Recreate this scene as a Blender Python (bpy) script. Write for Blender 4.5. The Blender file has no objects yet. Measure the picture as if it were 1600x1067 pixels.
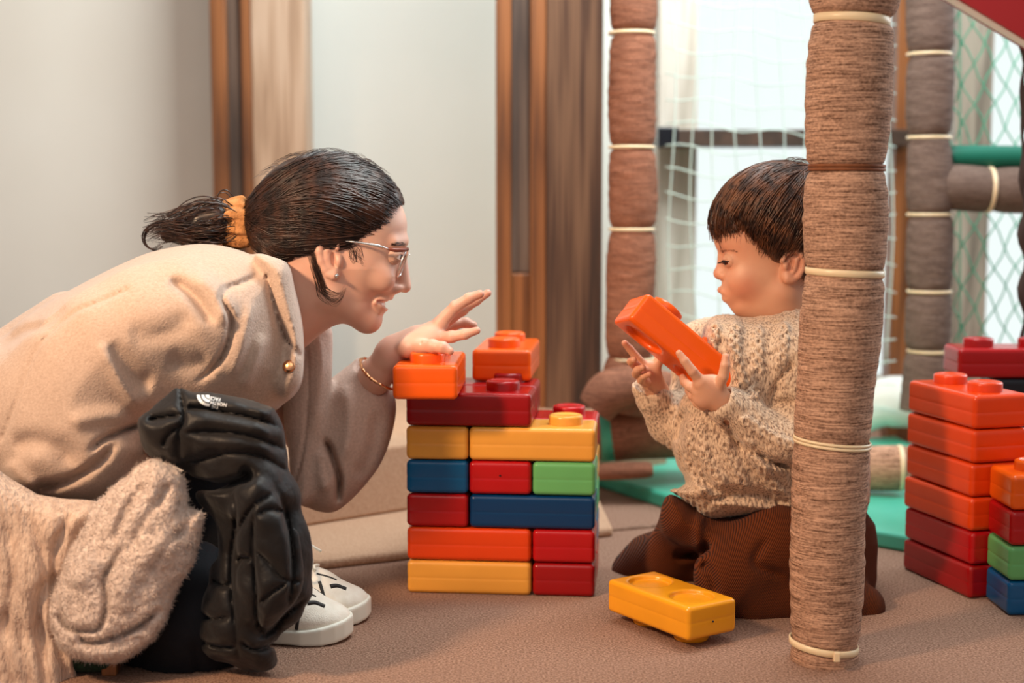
import bpy, bmesh, math, random
import numpy as np
from mathutils import Vector, Matrix, Euler
random.seed(5); rng = np.random.default_rng(5)
C = bpy.context.scene.collection
sc = bpy.context.scene
# ---------------------------------------------------------------- camera, light, exposure
F, PITCH, CZ = 2300.0, math.atan(240.5/2300.0), 0.58
cd = bpy.data.cameras.new('camera'); cam = bpy.data.objects.new('camera', cd); C.objects.link(cam)
cam.location = (0, 0, CZ); cam.rotation_euler = (math.pi/2 - PITCH, 0, 0)
cd.sensor_width = 36.0; cd.lens = 36.0*F/1600.0; cd.clip_start = 0.05
cd.dof.use_dof = True; cd.dof.focus_distance = 1.90; cd.dof.aperture_fstop = 2.9
sc.camera = cam
sc.view_settings.view_transform = 'Standard'; sc.view_settings.look = 'None'
sc.view_settings.gamma = 1.0; sc.view_settings.use_curve_mapping = False
sc.view_settings.exposure = 0.0
w = bpy.data.worlds.new('world'); sc.world = w; w.use_nodes = True
w.node_tree.nodes['Background'].inputs[0].default_value = (1.0, 0.955, 0.92, 1)
w.node_tree.nodes['Background'].inputs[1].default_value = 0.38
def light(name, kind, loc, target, energy, color, size=1.0, sizey=None, angle=None):
    d = bpy.data.lights.new(name, kind); o = bpy.data.objects.new(name, d); C.objects.link(o)
    o.location = loc
    o.rotation_euler = (Vector(target)-Vector(loc)).to_track_quat('-Z', 'Y').to_euler()
    d.energy = energy; d.color = color
    if kind == 'AREA':
        d.shape = 'RECTANGLE'; d.size = size; d.size_y = sizey or size
    if kind == 'SUN': d.angle = angle
    return o
# unseen warm lamp on the left in place of low sun, a warm ceiling lamp, daylight from the windows on the right
light('warm_lamp', 'AREA', (-1.25, 0.75, 1.35), (0.0, 2.0, 0.25), 6.8, (1.0, 0.66, 0.40), 0.2, 0.2).data.spread = math.radians(72)
light('window_daylight', 'AREA', (2.3, 3.1, 1.5), (0.1, 1.9, 0.35), 42, (0.86, 0.94, 1.0), 1.6, 1.6)
light('room_lamp', 'AREA', (-0.1, 0.2, 2.2), (0.1, 2.3, 0.4), 12, (1.0, 0.86, 0.74), 1.4, 1.4)
light('wall_fill', 'AREA', (0.35, 2.3, 1.9), (-0.4, 3.6, 0.8), 50, (0.93, 1.0, 0.98), 0.9, 0.9)  # added fill inside the room, brightens the back wall

# ---------------------------------------------------------------- pixel <-> place (measured on the photograph)
def W(px, py, Y):
    dx = (px-800.0); dy = (533.5-py)
    wy = math.cos(PITCH)*F + math.sin(PITCH)*dy
    wz = -math.sin(PITCH)*F + math.cos(PITCH)*dy
    t = Y/wy
    return np.array([dx*t, Y, CZ + wz*t])
def G(px, py, z=0.0):
    dy = (533.5-py); wy = math.cos(PITCH)*F + math.sin(PITCH)*dy; wz = -math.sin(PITCH)*F + math.cos(PITCH)*dy
    t = (z-CZ)/wz
    return np.array([(px-800.0)*t, wy*t, z])
def topix(P):
    x, y, z = P[:, 0], P[:, 1], P[:, 2]-CZ
    d = math.cos(PITCH)*y - math.sin(PITCH)*z
    u = math.sin(PITCH)*y + math.cos(PITCH)*z
    return 800+F*x/d, 533.5-F*u/d

# ---------------------------------------------------------------- materials
def srgb(r, g, b):
    f = lambda c: (c/255/12.92) if c/255 <= .04045 else ((c/255+.055)/1.055)**2.4
    return (f(r), f(g), f(b), 1)
def newmat(name):
    m = bpy.data.materials.new(name); m.use_nodes = True
    nt = m.node_tree; return m, nt, nt.nodes['Principled BSDF']
def N(nt, t, **k):
    n = nt.nodes.new(t)
    for a, v in k.items():
        if a in n.inputs: n.inputs[a].default_value = v
        else: setattr(n, a, v)
    return n
def mat(name, c1, c2=None, scale=8, stretch=(1, 1, 1), rough=.6, bump=0, bscale=None, bstretch=None, detail=4, sss=0, metal=0,
        coat=0, spec=.5, lo=.35, hi=.65, sheen=0, bdist=.002, coord='Object', rot=(0, 0, 0), trans=0, alpha=1):
    m, nt, b = newmat(name); L = nt.links.new
    b.inputs['Roughness'].default_value = rough; b.inputs['Metallic'].default_value = metal
    b.inputs['Specular IOR Level'].default_value = spec
    b.inputs['Base Color'].default_value = c1
    if coat: b.inputs['Coat Weight'].default_value = coat; b.inputs['Coat Roughness'].default_value = .15
    if sheen: b.inputs['Sheen Weight'].default_value = sheen; b.inputs['Sheen Roughness'].default_value = .5
    if sss:
        b.inputs['Subsurface Weight'].default_value = sss; b.inputs['Subsurface Radius'].default_value = (.012, .004, .002)
        b.inputs['Subsurface Scale'].default_value = .6
    if trans: b.inputs['Transmission Weight'].default_value = trans
    tc = N(nt, 'ShaderNodeTexCoord')
    def vec(s):
        mp = N(nt, 'ShaderNodeMapping'); L(tc.outputs[coord], mp.inputs[0]); mp.inputs['Scale'].default_value = s
        mp.inputs['Rotation'].default_value = rot; return mp
    if c2:
        mp = vec(stretch); n = N(nt, 'ShaderNodeTexNoise', Scale=scale, Detail=detail); L(mp.outputs[0], n.inputs['Vector'])
        r = N(nt, 'ShaderNodeValToRGB'); L(n.outputs['Fac'], r.inputs[0])
        r.color_ramp.elements[0].position = lo; r.color_ramp.elements[1].position = hi
        r.color_ramp.elements[0].color = c1; r.color_ramp.elements[1].color = c2
        L(r.outputs[0], b.inputs['Base Color'])
    if bump:
        mp = vec(bstretch or stretch); n = N(nt, 'ShaderNodeTexNoise', Scale=bscale or scale*4, Detail=3); L(mp.outputs[0], n.inputs['Vector'])
        bp = N(nt, 'ShaderNodeBump', Strength=bump, Distance=bdist); L(n.outputs['Fac'], bp.inputs['Height']); L(bp.outputs[0], b.inputs['Normal'])
    return m
def wood(name, dark, mid, light_, sx=1.0, grain=14, rough=.45):
    m, nt, b = newmat(name); L = nt.links.new
    tc = N(nt, 'ShaderNodeTexCoord'); mp = N(nt, 'ShaderNodeMapping'); mp.inputs['Scale'].default_value = (sx, sx, .09)
    L(tc.outputs['Object'], mp.inputs[0])
    n1 = N(nt, 'ShaderNodeTexNoise', Scale=grain*.8, Detail=2, Distortion=.3); L(mp.outputs[0], n1.inputs['Vector'])
    ml = N(nt, 'ShaderNodeMath', operation='MULTIPLY'); L(n1.outputs['Fac'], ml.inputs[0]); ml.inputs[1].default_value = 9
    pg = N(nt, 'ShaderNodeMath', operation='PINGPONG'); L(ml.outputs[0], pg.inputs[0]); pg.inputs[1].default_value = 1
    mp2 = N(nt, 'ShaderNodeMapping'); mp2.inputs['Scale'].default_value = (90, 90, 1.5); L(tc.outputs['Object'], mp2.inputs[0])
    n2 = N(nt, 'ShaderNodeTexNoise', Scale=3, Detail=3); L(mp2.outputs[0], n2.inputs['Vector'])
    mx = N(nt, 'ShaderNodeMath', operation='MULTIPLY_ADD'); L(pg.outputs[0], mx.inputs[0]); mx.inputs[1].default_value = .5; L(n2.outputs['Fac'], mx.inputs[2])
    r = N(nt, 'ShaderNodeValToRGB'); L(mx.outputs[0], r.inputs[0]); e = r.color_ramp.elements
    e[0].position = .35; e[0].color = dark; e[1].position = 1.0; e[1].color = light_; k = e.new(.68); k.color = mid
    L(r.outputs[0], b.inputs['Base Color']); b.inputs['Roughness'].default_value = rough
    bp = N(nt, 'ShaderNodeBump', Strength=.15, Distance=.0006); L(mx.outputs[0], bp.inputs['Height']); L(bp.outputs[0], b.inputs['Normal'])
    return m
def woven(name, ca, cb, row=520, rough=.85):
    """wrapped cloth: fine horizontal threads with a diagonal twill relief"""
    m, nt, b = newmat(name); L = nt.links.new
    tc = N(nt, 'ShaderNodeTexCoord')
    mp = N(nt, 'ShaderNodeMapping'); mp.inputs['Scale'].default_value = (20, 20, 400); L(tc.outputs['Object'], mp.inputs[0])
    n = N(nt, 'ShaderNodeTexNoise', Scale=1.6, Detail=3); L(mp.outputs[0], n.inputs['Vector'])
    mp2 = N(nt, 'ShaderNodeMapping'); mp2.inputs['Scale'].default_value = (260, 260, 420); mp2.inputs['Rotation'].default_value = (0, .5, 0); L(tc.outputs['Object'], mp2.inputs[0])
    n2 = N(nt, 'ShaderNodeTexNoise', Scale=1.0, Detail=1); L(mp2.outputs[0], n2.inputs['Vector'])
    ad = N(nt, 'ShaderNodeMath', operation='MULTIPLY_ADD'); L(n2.outputs['Fac'], ad.inputs[0]); ad.inputs[1].default_value = .5; L(n.outputs['Fac'], ad.inputs[2])
    r = N(nt, 'ShaderNodeValToRGB'); L(ad.outputs[0], r.inputs[0]); e = r.color_ramp.elements
    e[0].position = .50; e[0].color = cb; e[1].position = .94; e[1].color = ca
    L(r.outputs[0], b.inputs['Base Color']); b.inputs['Roughness'].default_value = rough; b.inputs['Specular IOR Level'].default_value = .2
    bp = N(nt, 'ShaderNodeBump', Strength=.7, Distance=.0015); L(ad.outputs[0], bp.inputs['Height']); L(bp.outputs[0], b.inputs['Normal'])
    return m
M = {}
M['carpet'] = mat('carpet', srgb(128, 96, 80), srgb(184, 148, 128), 330, rough=.95, bump=.9, bscale=430, bdist=.004, spec=.1, detail=5, lo=.36, hi=.66)
M['step'] = mat('step_carpet', srgb(176, 140, 114), srgb(196, 162, 136), 300, rough=.95, bump=.5, bscale=400, spec=.1)
M['stepedge'] = mat('step_edge', srgb(120, 90, 72), srgb(150, 118, 98), 60, rough=.8)
M['wall'] = mat('white_plaster', srgb(228, 232, 227), srgb(233, 236, 231), 3, rough=.8, bump=.1, bscale=60)
M['wallwarm'] = mat('cream_plaster', srgb(232, 224, 212), srgb(236, 229, 218), 3, rough=.8, bump=.1, bscale=60)
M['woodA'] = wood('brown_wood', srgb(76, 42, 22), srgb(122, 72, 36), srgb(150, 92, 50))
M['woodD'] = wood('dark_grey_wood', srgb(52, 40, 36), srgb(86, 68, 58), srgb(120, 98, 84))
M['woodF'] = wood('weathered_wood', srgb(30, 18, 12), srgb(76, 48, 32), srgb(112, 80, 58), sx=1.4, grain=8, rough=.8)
M['woodG'] = wood('grey_wood', srgb(110, 102, 92), srgb(150, 140, 128), srgb(176, 166, 152))
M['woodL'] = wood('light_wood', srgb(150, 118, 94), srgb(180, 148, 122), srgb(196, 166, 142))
M['woodW'] = wood('backlit_pale_wood', srgb(184, 174, 158), srgb(206, 196, 182), srgb(222, 214, 202))  # pale haze of the window backlight put into the wood colour
M['metal'] = mat('dark_bar', srgb(58, 44, 36), srgb(84, 62, 50), 20, rough=.5)
M['pad'] = woven('wrapped_canvas', srgb(206, 164, 138), srgb(92, 64, 50))
M['padfar'] = woven('wrapped_canvas_far', srgb(164, 110, 86), srgb(100, 64, 50))
M['padgrey'] = woven('wrapped_canvas_grey', srgb(128, 108, 98), srgb(84, 68, 62))
M['clear'] = mat('clear_film', srgb(236, 230, 220), rough=.25, spec=.6)
M['tie'] = mat('nylon_tie', srgb(238, 214, 176), rough=.35, sss=.1)
M['cord'] = mat('brown_cord', srgb(150, 88, 46), srgb(110, 60, 30), 40, rough=.7)
M['tealmat'] = mat('teal_vinyl', srgb(60, 170, 140), srgb(90, 190, 165), 4, rough=.4)
M['green'] = mat('green_vinyl', srgb(0, 104, 84), rough=.5)
M['netg'] = mat('green_net', srgb(70, 190, 150), rough=.6)
M['netp'] = mat('pale_net', srgb(206, 224, 216), rough=.6)
M['redcan'] = mat('red_canvas', srgb(150, 8, 14), rough=.6)
M['white'] = mat('white_trim', srgb(240, 236, 230), rough=.5)
m, nt, b = newmat('bright_daylight'); M['sky'] = m
b.inputs['Base Color'].default_value = (0, 0, 0, 1); b.inputs['Emission Color'].default_value = (.90, .99, .97, 1); b.inputs['Emission Strength'].default_value = 1.25
m, nt, b = newmat('window_glass'); M['glass'] = m
b.inputs['Transmission Weight'].default_value = 1; b.inputs['Roughness'].default_value = 0; b.inputs['IOR'].default_value = 1.05
COL = {'orange': srgb(240, 94, 14), 'red': srgb(176, 16, 20), 'darkred': srgb(150, 12, 16), 'yellow': srgb(228, 160, 66), 'blue': srgb(0, 84, 134), 'navy': srgb(0, 52, 98), 'green': srgb(100, 172, 104), 'redorange': srgb(220, 66, 14), 'amber': srgb(240, 160, 30), 'black': srgb(24, 26, 34)}
for k, c in COL.items():
    M['b_'+k] = mat('plastic_'+k, c, tuple(v*.93 for v in c[:3])+(1,), 14, rough=.24, spec=.42, bump=.06, bscale=220, bdist=.0006, sss=0)

# ---------------------------------------------------------------- object helpers
def mesh_obj(name, v, f, m, parent=None, smooth=True, loc=None, rot=None):
    me = bpy.data.meshes.new(name); me.from_pydata([tuple(map(float, p)) for p in v], [], [tuple(int(i) for i in q) for q in f]); me.update()
    return wrap(name, me, m, parent, smooth, loc, rot)
def mesh_np(name, v, q, m, parent=None, smooth=True):
    me = bpy.data.meshes.new(name); nv, nf, k = len(v), len(q), q.shape[1]
    me.vertices.add(nv); me.vertices.foreach_set('co', np.asarray(v, np.float32).ravel())
    me.loops.add(nf*k); me.loops.foreach_set('vertex_index', np.asarray(q, np.int32).ravel())
    me.polygons.add(nf); me.polygons.foreach_set('loop_start', np.arange(0, nf*k, k, dtype=np.int32)); me.polygons.foreach_set('loop_total', np.full(nf, k, np.int32))
    me.update(calc_edges=True); me.validate()
    return wrap(name, me, m, parent, smooth)
def wrap(name, me, m, parent=None, smooth=True, loc=None, rot=None):
    o = bpy.data.objects.new(name, me); C.objects.link(o)
    for mm in (m if isinstance(m, (list, tuple)) else [m]):
        if mm: me.materials.append(mm)
    if smooth: me.polygons.foreach_set('use_smooth', [True]*len(me.polygons))
    if loc is not None: o.location = loc
    if rot is not None: o.rotation_euler = rot
    if parent: o.parent = parent
    return o
def tag(o, label=None, cat=None, group=None, kind=None):
    if label: o['label'] = label
    if cat: o['category'] = cat
    if group: o['group'] = group
    if kind: o['kind'] = kind
    return o
def empty(name, loc=(0, 0, 0), rot=(0, 0, 0)):
    o = bpy.data.objects.new(name, None); C.objects.link(o); o.location = loc; o.rotation_euler = rot; o.empty_display_size = .02
    return o
def boxv(x0, x1, y0, y1, z0, z1):
    v = [(x, y, z) for x in (x0, x1) for y in (y0, y1) for z in (z0, z1)]
    f = [(0, 1, 3, 2), (4, 6, 7, 5), (0, 4, 5, 1), (2, 3, 7, 6), (0, 2, 6, 4), (1, 5, 7, 3)]
    return v, f
def box(name, x0, x1, y0, y1, z0, z1, m, parent=None, bev=.003):
    cx, cy, cz = (x0+x1)/2, (y0+y1)/2, (z0+z1)/2
    bm = bmesh.new(); v, f = boxv(x0-cx, x1-cx, y0-cy, y1-cy, z0-cz, z1-cz)
    vs = [bm.verts.new(p) for p in v]; [bm.faces.new([vs[i] for i in q]) for q in f]
    if bev: bmesh.ops.bevel(bm, geom=bm.edges[:], offset=bev, segments=2, affect='EDGES', profile=.5)
    me = bpy.data.meshes.new(name); bm.to_mesh(me); bm.free()
    return wrap(name, me, m, parent, False, (cx, cy, cz))
def tube_arr(pts, rad, ns=10, closed=False, flat=None):
    """tube along a polyline; returns verts, quads"""
    P = np.array(pts, float); n = len(P); rad = np.broadcast_to(np.asarray(rad, float), (n,))
    T = np.gradient(P, axis=0) if not closed else np.roll(P, -1, 0)-np.roll(P, 1, 0)
    T /= np.linalg.norm(T, axis=1)[:, None]+1e-12
    up = np.array([0, 0, 1.0]) if abs(T[0][2]) < .9 else np.array([0, 1.0, 0])
    V = []; u = np.cross(up, T[0]); u /= np.linalg.norm(u)
    for i in range(n):
        u = u-T[i]*np.dot(u, T[i]); u /= np.linalg.norm(u)+1e-12; v = np.cross(T[i], u)
        for k in range(ns):
            a = 2*math.pi*k/ns; V.append(P[i]+rad[i]*(math.cos(a)*u+math.sin(a)*v))
    Q = []
    for i in range(n if closed else n-1):
        j = (i+1) % n
        for k in range(ns):
            Q.append((i*ns+k, i*ns+(k+1) % ns, j*ns+(k+1) % ns, j*ns+k))
    if not closed:
        Q.append(tuple(reversed(range(ns)))); Q.append(tuple((n-1)*ns+k for k in range(ns)))
    return V, Q
def tube(name, pts, rad, m, parent=None, ns=10, closed=False):
    v, f = tube_arr(pts, rad, ns, closed); return mesh_obj(name, v, f, m, parent)
def smoothline(pts, n):
    P = np.array(pts, float); k = len(P); t = np.linspace(0, k-1, n); out = []
    for s in t:
        i = min(int(s), k-2); u = s-i
        p0, p1, p2, p3 = P[max(i-1, 0)], P[i], P[i+1], P[min(i+2, k-1)]
        out.append(.5*((2*p1)+(-p0+p2)*u+(2*p0-5*p1+4*p2-p3)*u*u+(-p0+3*p1-3*p2+p3)*u**3))
    return np.array(out)
# ---------------------------------------------------------------- implicit shapes -> meshes
f32 = np.float32
class Shape:
    def __init__(s): s.ops = []; s.post = []
    def add(s, fn, k=.004): s.ops.append(('+', fn, k)); return s
    def sub(s, fn, k=.004): s.ops.append(('-', fn, k)); return s
    def cut(s, fn, k=.004): s.ops.append(('&', fn, k)); return s
    def disp(s, fn): s.post.append(fn); return s
    def __call__(s, P):
        d = None
        for o, fn, k in s.ops:
            e = fn(P)
            if d is None: d = e
            elif o == '+': d = smin(d, e, k)
            elif o == '-': d = -smin(-d, e, k)
            else: d = -smin(-d, -e, k)
        for fn in s.post: d = d+fn(P)
        return d
def smin(a, b, k):
    if k <= 0: return np.minimum(a, b)
    h = np.maximum(k-np.abs(a-b), 0)/k
    return np.minimum(a, b)-h*h*k*.25
def smax(a, b, k): return -smin(-a, -b, k)
def cap3(a, b, ra, rb=None, sq=None):
    a = np.array(a, f32); b = np.array(b, f32); rb = ra if rb is None else rb; ab = b-a; L2 = float(ab@ab)+1e-12
    def fn(P):
        pa = P-a; t = np.clip((pa@ab)/L2, 0, 1)
        d = pa-t[:, None]*ab
        if sq: d = d*np.array(sq, f32)
        return np.sqrt((d*d).sum(1))-(ra+(rb-ra)*t)
    return fn
def ell3(c, r, R=None):
    c = np.array(c, f32); r = np.array(r, f32); R = None if R is None else np.array(R, f32)
    def fn(P):
        q = P-c
        if R is not None: q = q@R
        k0 = np.sqrt(((q/r)**2).sum(1)); k1 = np.sqrt(((q/(r*r))**2).sum(1))
        return np.where(k1 > 1e-6, k0*(k0-1)/np.maximum(k1, 1e-6), -r.min())
    return fn
def rbox3(c, h, rad, R=None):
    c = np.array(c, f32); h = np.array(h, f32)-rad; R = None if R is None else np.array(R, f32)
    def fn(P):
        q = P-c
        if R is not None: q = q@R
        q = np.abs(q)-h
        return np.sqrt((np.maximum(q, 0)**2).sum(1))+np.minimum(q.max(1), 0)-rad
    return fn
def px(r, Y): return r*Y/F
def cap(p, q, ra, rb=None, sq=None):           # points (px,py,Y), radii in px at that depth
    rb = ra if rb is None else rb
    return cap3(W(*p), W(*q), px(ra, p[2]), px(rb, q[2]), sq)
def chain(S, pts, k=.004, sq=None):           # pts (px,py,Y,r)
    for p, q in zip(pts[:-1], pts[1:]): S.add(cap(p[:3], q[:3], p[3], q[3], sq), k)
    return S
def ell(p, r, deg=0, yaw=0):                  # deg: rotation in the picture plane (counter-clockwise), r=(along, across, depth)
    a = math.radians(deg); R = np.array([[math.cos(a), 0, math.sin(a)], [0, 1, 0], [-math.sin(a), 0, math.cos(a)]]).T
    if yaw:
        b = math.radians(yaw); Rz = np.array([[math.cos(b), -math.sin(b), 0], [math.sin(b), math.cos(b), 0], [0, 0, 1]]); R = Rz@R
    return ell3(W(*p), (px(r[0], p[2]), px(r[2], p[2]), px(r[1], p[2])), R)
def sph(p, r): return ell3(W(*p), (px(r, p[2]),)*3)
def polyd(x, y, pts):
    pts = np.array(pts, f32); n = len(pts); d = np.full(x.shape, 1e9, f32); s = np.ones(x.shape, f32)
    for i in range(n):
        a = pts[i]; b = pts[i-1]; ex, ey = b-a; wx, wy = x-a[0], y-a[1]
        t = np.clip((wx*ex+wy*ey)/(ex*ex+ey*ey+1e-9), 0, 1)
        d = np.minimum(d, (wx-ex*t)**2+(wy-ey*t)**2)
        c1 = y >= a[1]; c2 = y < b[1]; c3 = ex*wy > ey*wx
        s = np.where((c1 & c2 & c3) | (~c1 & ~c2 & ~c3), -s, s)
    return s*np.sqrt(d)
def lined(x, y, pts, want=False):
    pts = np.array(pts, f32); d = np.full(x.shape, 1e9, f32); tt = np.zeros(x.shape, f32); n = len(pts)-1
    for i, (a, b) in enumerate(zip(pts[:-1], pts[1:])):
        ex, ey = b-a; wx, wy = x-a[0], y-a[1]; t = np.clip((wx*ex+wy*ey)/(ex*ex+ey*ey+1e-9), 0, 1)
        e = (wx-ex*t)**2+(wy-ey*t)**2; m = e < d; d = np.where(m, e, d); tt = np.where(m, (i+t)/n, tt)
    return (np.sqrt(d), tt) if want else np.sqrt(d)
def roundpoly(pts, k=3):
    P = np.array(pts, float); n = len(P); out = []
    for i in range(n):
        p0, p1, p2, p3 = P[i-1], P[i], P[(i+1) % n], P[(i+2) % n]
        for u in np.arange(k)/k: out.append(.5*((2*p1)+(-p0+p2)*u+(2*p0-5*p1+4*p2-p3)*u*u+(-p0+3*p1-3*p2+p3)*u**3))
    return np.array(out)
def slab(poly, Yc, T, k, sx=0.0, x0=0.0, sy=0.0, y0=0.0):
    """body with a traced outline and a rounded thickness around depth Yc (may slope)"""
    poly = roundpoly(poly)
    def fn(P):
        X, Yp = topix(P); s = polyd(X, Yp, poly)*(Yc/F)
        yc = Yc+sx*(X-x0)+sy*(Yp-y0)
        return smax(s, np.abs(P[:, 1]-yc)-T, k)
    return fn
def extr(poly, Yc):                            # outline only, endless in depth
    def fn(P):
        X, Yp = topix(P); return polyd(X, Yp, poly)*(Yc/F)
    return fn
def groove(lines, wid, depth, Y, ymax=None, ymin=None, tap=.08):
    """creases and seams pressed into a surface; wid in px, depth in metres (negative = ridge)"""
    L = [smoothline(l, max(4, 4*len(l))) if len(l) > 2 else np.array(l, float) for l in lines]
    def fn(P):
        X, Yp = topix(P); out = np.zeros(X.shape, f32)
        for l in L:
            lo = l.min(0)-3*wid; hi = l.max(0)+3*wid
            m = (X > lo[0]) & (X < hi[0]) & (Yp > lo[1]) & (Yp < hi[1])
            if ymax is not None: m &= P[:, 1] < ymax
            if ymin is not None: m &= P[:, 1] > ymin
            if m.any():
                d, t = lined(X[m], Yp[m], l, True); v = depth*np.exp(-(d/wid)**2)*np.clip(np.minimum(t, 1-t)/.22+tap, 0, 1)
                out[m] = np.maximum(out[m], v) if depth > 0 else np.minimum(out[m], v)
        return out
    return fn
def waves(amp, freq, seed, n=6):
    r = np.random.default_rng(seed); K = r.normal(size=(n, 3)); K = (K/np.linalg.norm(K, axis=1)[:, None]*freq*r.uniform(.6, 1.5, (n, 1))).astype(f32); ph = r.uniform(0, 6.28, n).astype(f32)
    def fn(P):
        q = P+.35/freq*np.sin(P[:, [1, 2, 0]]*freq*.7)
        return (amp/n**.5)*np.sin(q@K.T+ph).sum(1)
    return fn
def surface(Fn, lo, hi, h, B=8, margin=1.3):
    lo = np.array(lo, float); hi = np.array(hi, float)
    nb = np.ceil((hi-lo)/(h*B)).astype(int)+1; dims = nb*B
    ax = [lo[i]+(np.arange(nb[i])*B+(B-1)/2)*h for i in range(3)]
    c = np.stack(np.meshgrid(*ax, indexing='ij'), -1).reshape(-1, 3).astype(f32)
    v = evalf(Fn, c)
    act = np.abs(v) < B*h*.87*margin+2*h
    S = np.repeat(np.repeat(np.repeat(np.where(v > 0, 1, -1).astype(f32).reshape(nb), B, 0), B, 1), B, 2)
    S *= 9
    S6 = S.reshape(nb[0], B, nb[1], B, nb[2], B)
    idx = np.argwhere(act.reshape(nb)); off = np.stack(np.meshgrid(*[np.arange(B)]*3, indexing='ij'), -1).reshape(-1, 3)
    for s in range(0, len(idx), 1500):
        ii = idx[s:s+1500]; g = (ii[:, None, :]*B+off[None]).reshape(-1, 3)
        val = Fn((lo+g*h).astype(f32)).reshape(len(ii), B, B, B)
        S6[ii[:, 0], :, ii[:, 1], :, ii[:, 2], :] = val
    neg = S < 0
    def sl(a, d): return a[d[0]:a.shape[0]-1+d[0], d[1]:a.shape[1]-1+d[1], d[2]:a.shape[2]-1+d[2]]
    cs = [(i, j, k) for i in (0, 1) for j in (0, 1) for k in (0, 1)]
    allv = np.ones(np.array(neg.shape)-1, bool); anyv = ~allv
    for d in cs: t = sl(neg, d); allv &= t; anyv |= t
    mix = anyv & ~allv; ci = np.argwhere(mix)
    vid = np.full(mix.shape, -1, np.int32); vid[mix] = np.arange(len(ci))
    acc = np.zeros((len(ci), 3)); cnt = np.zeros(len(ci))
    val = {d: S[ci[:, 0]+d[0], ci[:, 1]+d[1], ci[:, 2]+d[2]] for d in cs}
    for d in cs:
        for a in range(3):
            if d[a]: continue
            e = list(d); e[a] = 1; e = tuple(e); v0, v1 = val[d], val[e]; m = (v0 < 0) != (v1 < 0)
            t = v0[m]/(v0[m]-v1[m]); p = np.tile(np.array(d, float), (m.sum(), 1)); p[:, a] += t
            acc[m] += p; cnt[m] += 1
    V = lo+(ci+acc/cnt[:, None])*h
    Q = []
    for a in range(3):
        b_, c_ = (a+1) % 3, (a+2) % 3
        s0 = [slice(1, None)]*3; s0[a] = slice(0, -1); s1 = [slice(1, None)]*3; s1[a] = slice(1, None)
        A, Bq = neg[tuple(s0)], neg[tuple(s1)]; e = np.argwhere(A != Bq); off0 = np.ones(3, int); off0[a] = 0; g = e+off0
        ok = np.all(g < np.array(vid.shape), 1); g = g[ok]; flip = A[tuple(e[ok].T)]
        eb = np.zeros(3, int); eb[b_] = 1; ec = np.zeros(3, int); ec[c_] = 1
        q = np.stack([vid[tuple(x.T)] for x in (g, g-eb, g-eb-ec, g-ec)], 1)
        q[~flip] = q[~flip][:, ::-1]; Q.append(q)
    Q = np.concatenate(Q); Q = Q[(Q >= 0).all(1)]
    return V, Q
def evalf(Fn, P, n=400000): return np.concatenate([Fn(P[i:i+n]) for i in range(0, len(P), n)])
def solid(name, Fn, lo, hi, h, m, parent=None, margin=1.3):
    V, Q = surface(Fn, lo, hi, h, margin=margin); return mesh_np(name, V, Q, m, parent)
def bounds(pts, pad=.03):
    P = np.array([W(*p[:3]) for p in pts]); return P.min(0)-pad, P.max(0)+pad
def project(Fn, P, off=0, it=8, step=.9):
    P = P.astype(f32).copy(); e = 1e-3
    for _ in range(it):
        d = Fn(P)-off; g = np.stack([Fn(P+np.array(v, f32)*e)-Fn(P-np.array(v, f32)*e) for v in ((1, 0, 0), (0, 1, 0), (0, 0, 1))], 1)/(2*e)
        n = (g*g).sum(1)+1e-6; P -= (step*d/n)[:, None]*g
    return P
def strands(name, A, rad, m, parent=None, ns=3, taper=.25):
    """A: (n strands, k points, 3) -> one mesh of thin tapering locks"""
    n, k, _ = A.shape; T = np.gradient(A, axis=1); T /= np.linalg.norm(T, axis=2, keepdims=True)+1e-12
    u = np.cross(T, np.array([.3, .1, 1.0])); u /= np.linalg.norm(u, axis=2, keepdims=True)+1e-9; v = np.cross(T, u)
    t = np.linspace(0, 1, k); r = (np.clip(np.sin(np.pi*(t*.85+.12)), taper, 1))[None, :, None]*np.asarray(rad).reshape(-1, 1, 1)
    ring = [A+r*(math.cos(2*math.pi*j/ns)*u+math.sin(2*math.pi*j/ns)*v) for j in range(ns)]
    V = np.stack(ring, 2).reshape(-1, 3)
    base = (np.arange(n)[:, None, None]*k+np.arange(k-1)[None, :, None])*ns; j = np.arange(ns)[None, None, :]; j2 = (j+1) % ns
    Q = np.stack([base+j, base+j2, base+ns+j2, base+ns+j], -1).reshape(-1, 4)
    return mesh_np(name, V, Q, m, parent)
# ================================================================ THE SETTING
fl = mesh_obj('floor', [(-3, -1, 0), (4, -1, 0), (4, 3.75, 0), (-3, 3.75, 0)], [(0, 1, 2, 3)], M['carpet'], smooth=False); tag(fl, kind='structure')
YW = 3.55
def wallpart(name, pxa, pxb, m, z0=0, z1=2.6, Y=YW, th=.1, bev=0):
    return tag(box(name, W(pxa, 500, Y)[0], W(pxb, 500, Y)[0], Y, Y+th, z0, z1, m, bev=bev), kind='structure')
wallpart('wall_left', -900, 345, M['wallwarm'])
wallpart('wall_back', 345, 1050, M['wall'])
# low wall below the glazing
zs = W(1200, 592, YW)[2]
wallpart('wall_right', 1050, 2300, M['wall'], 0, zs)
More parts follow.
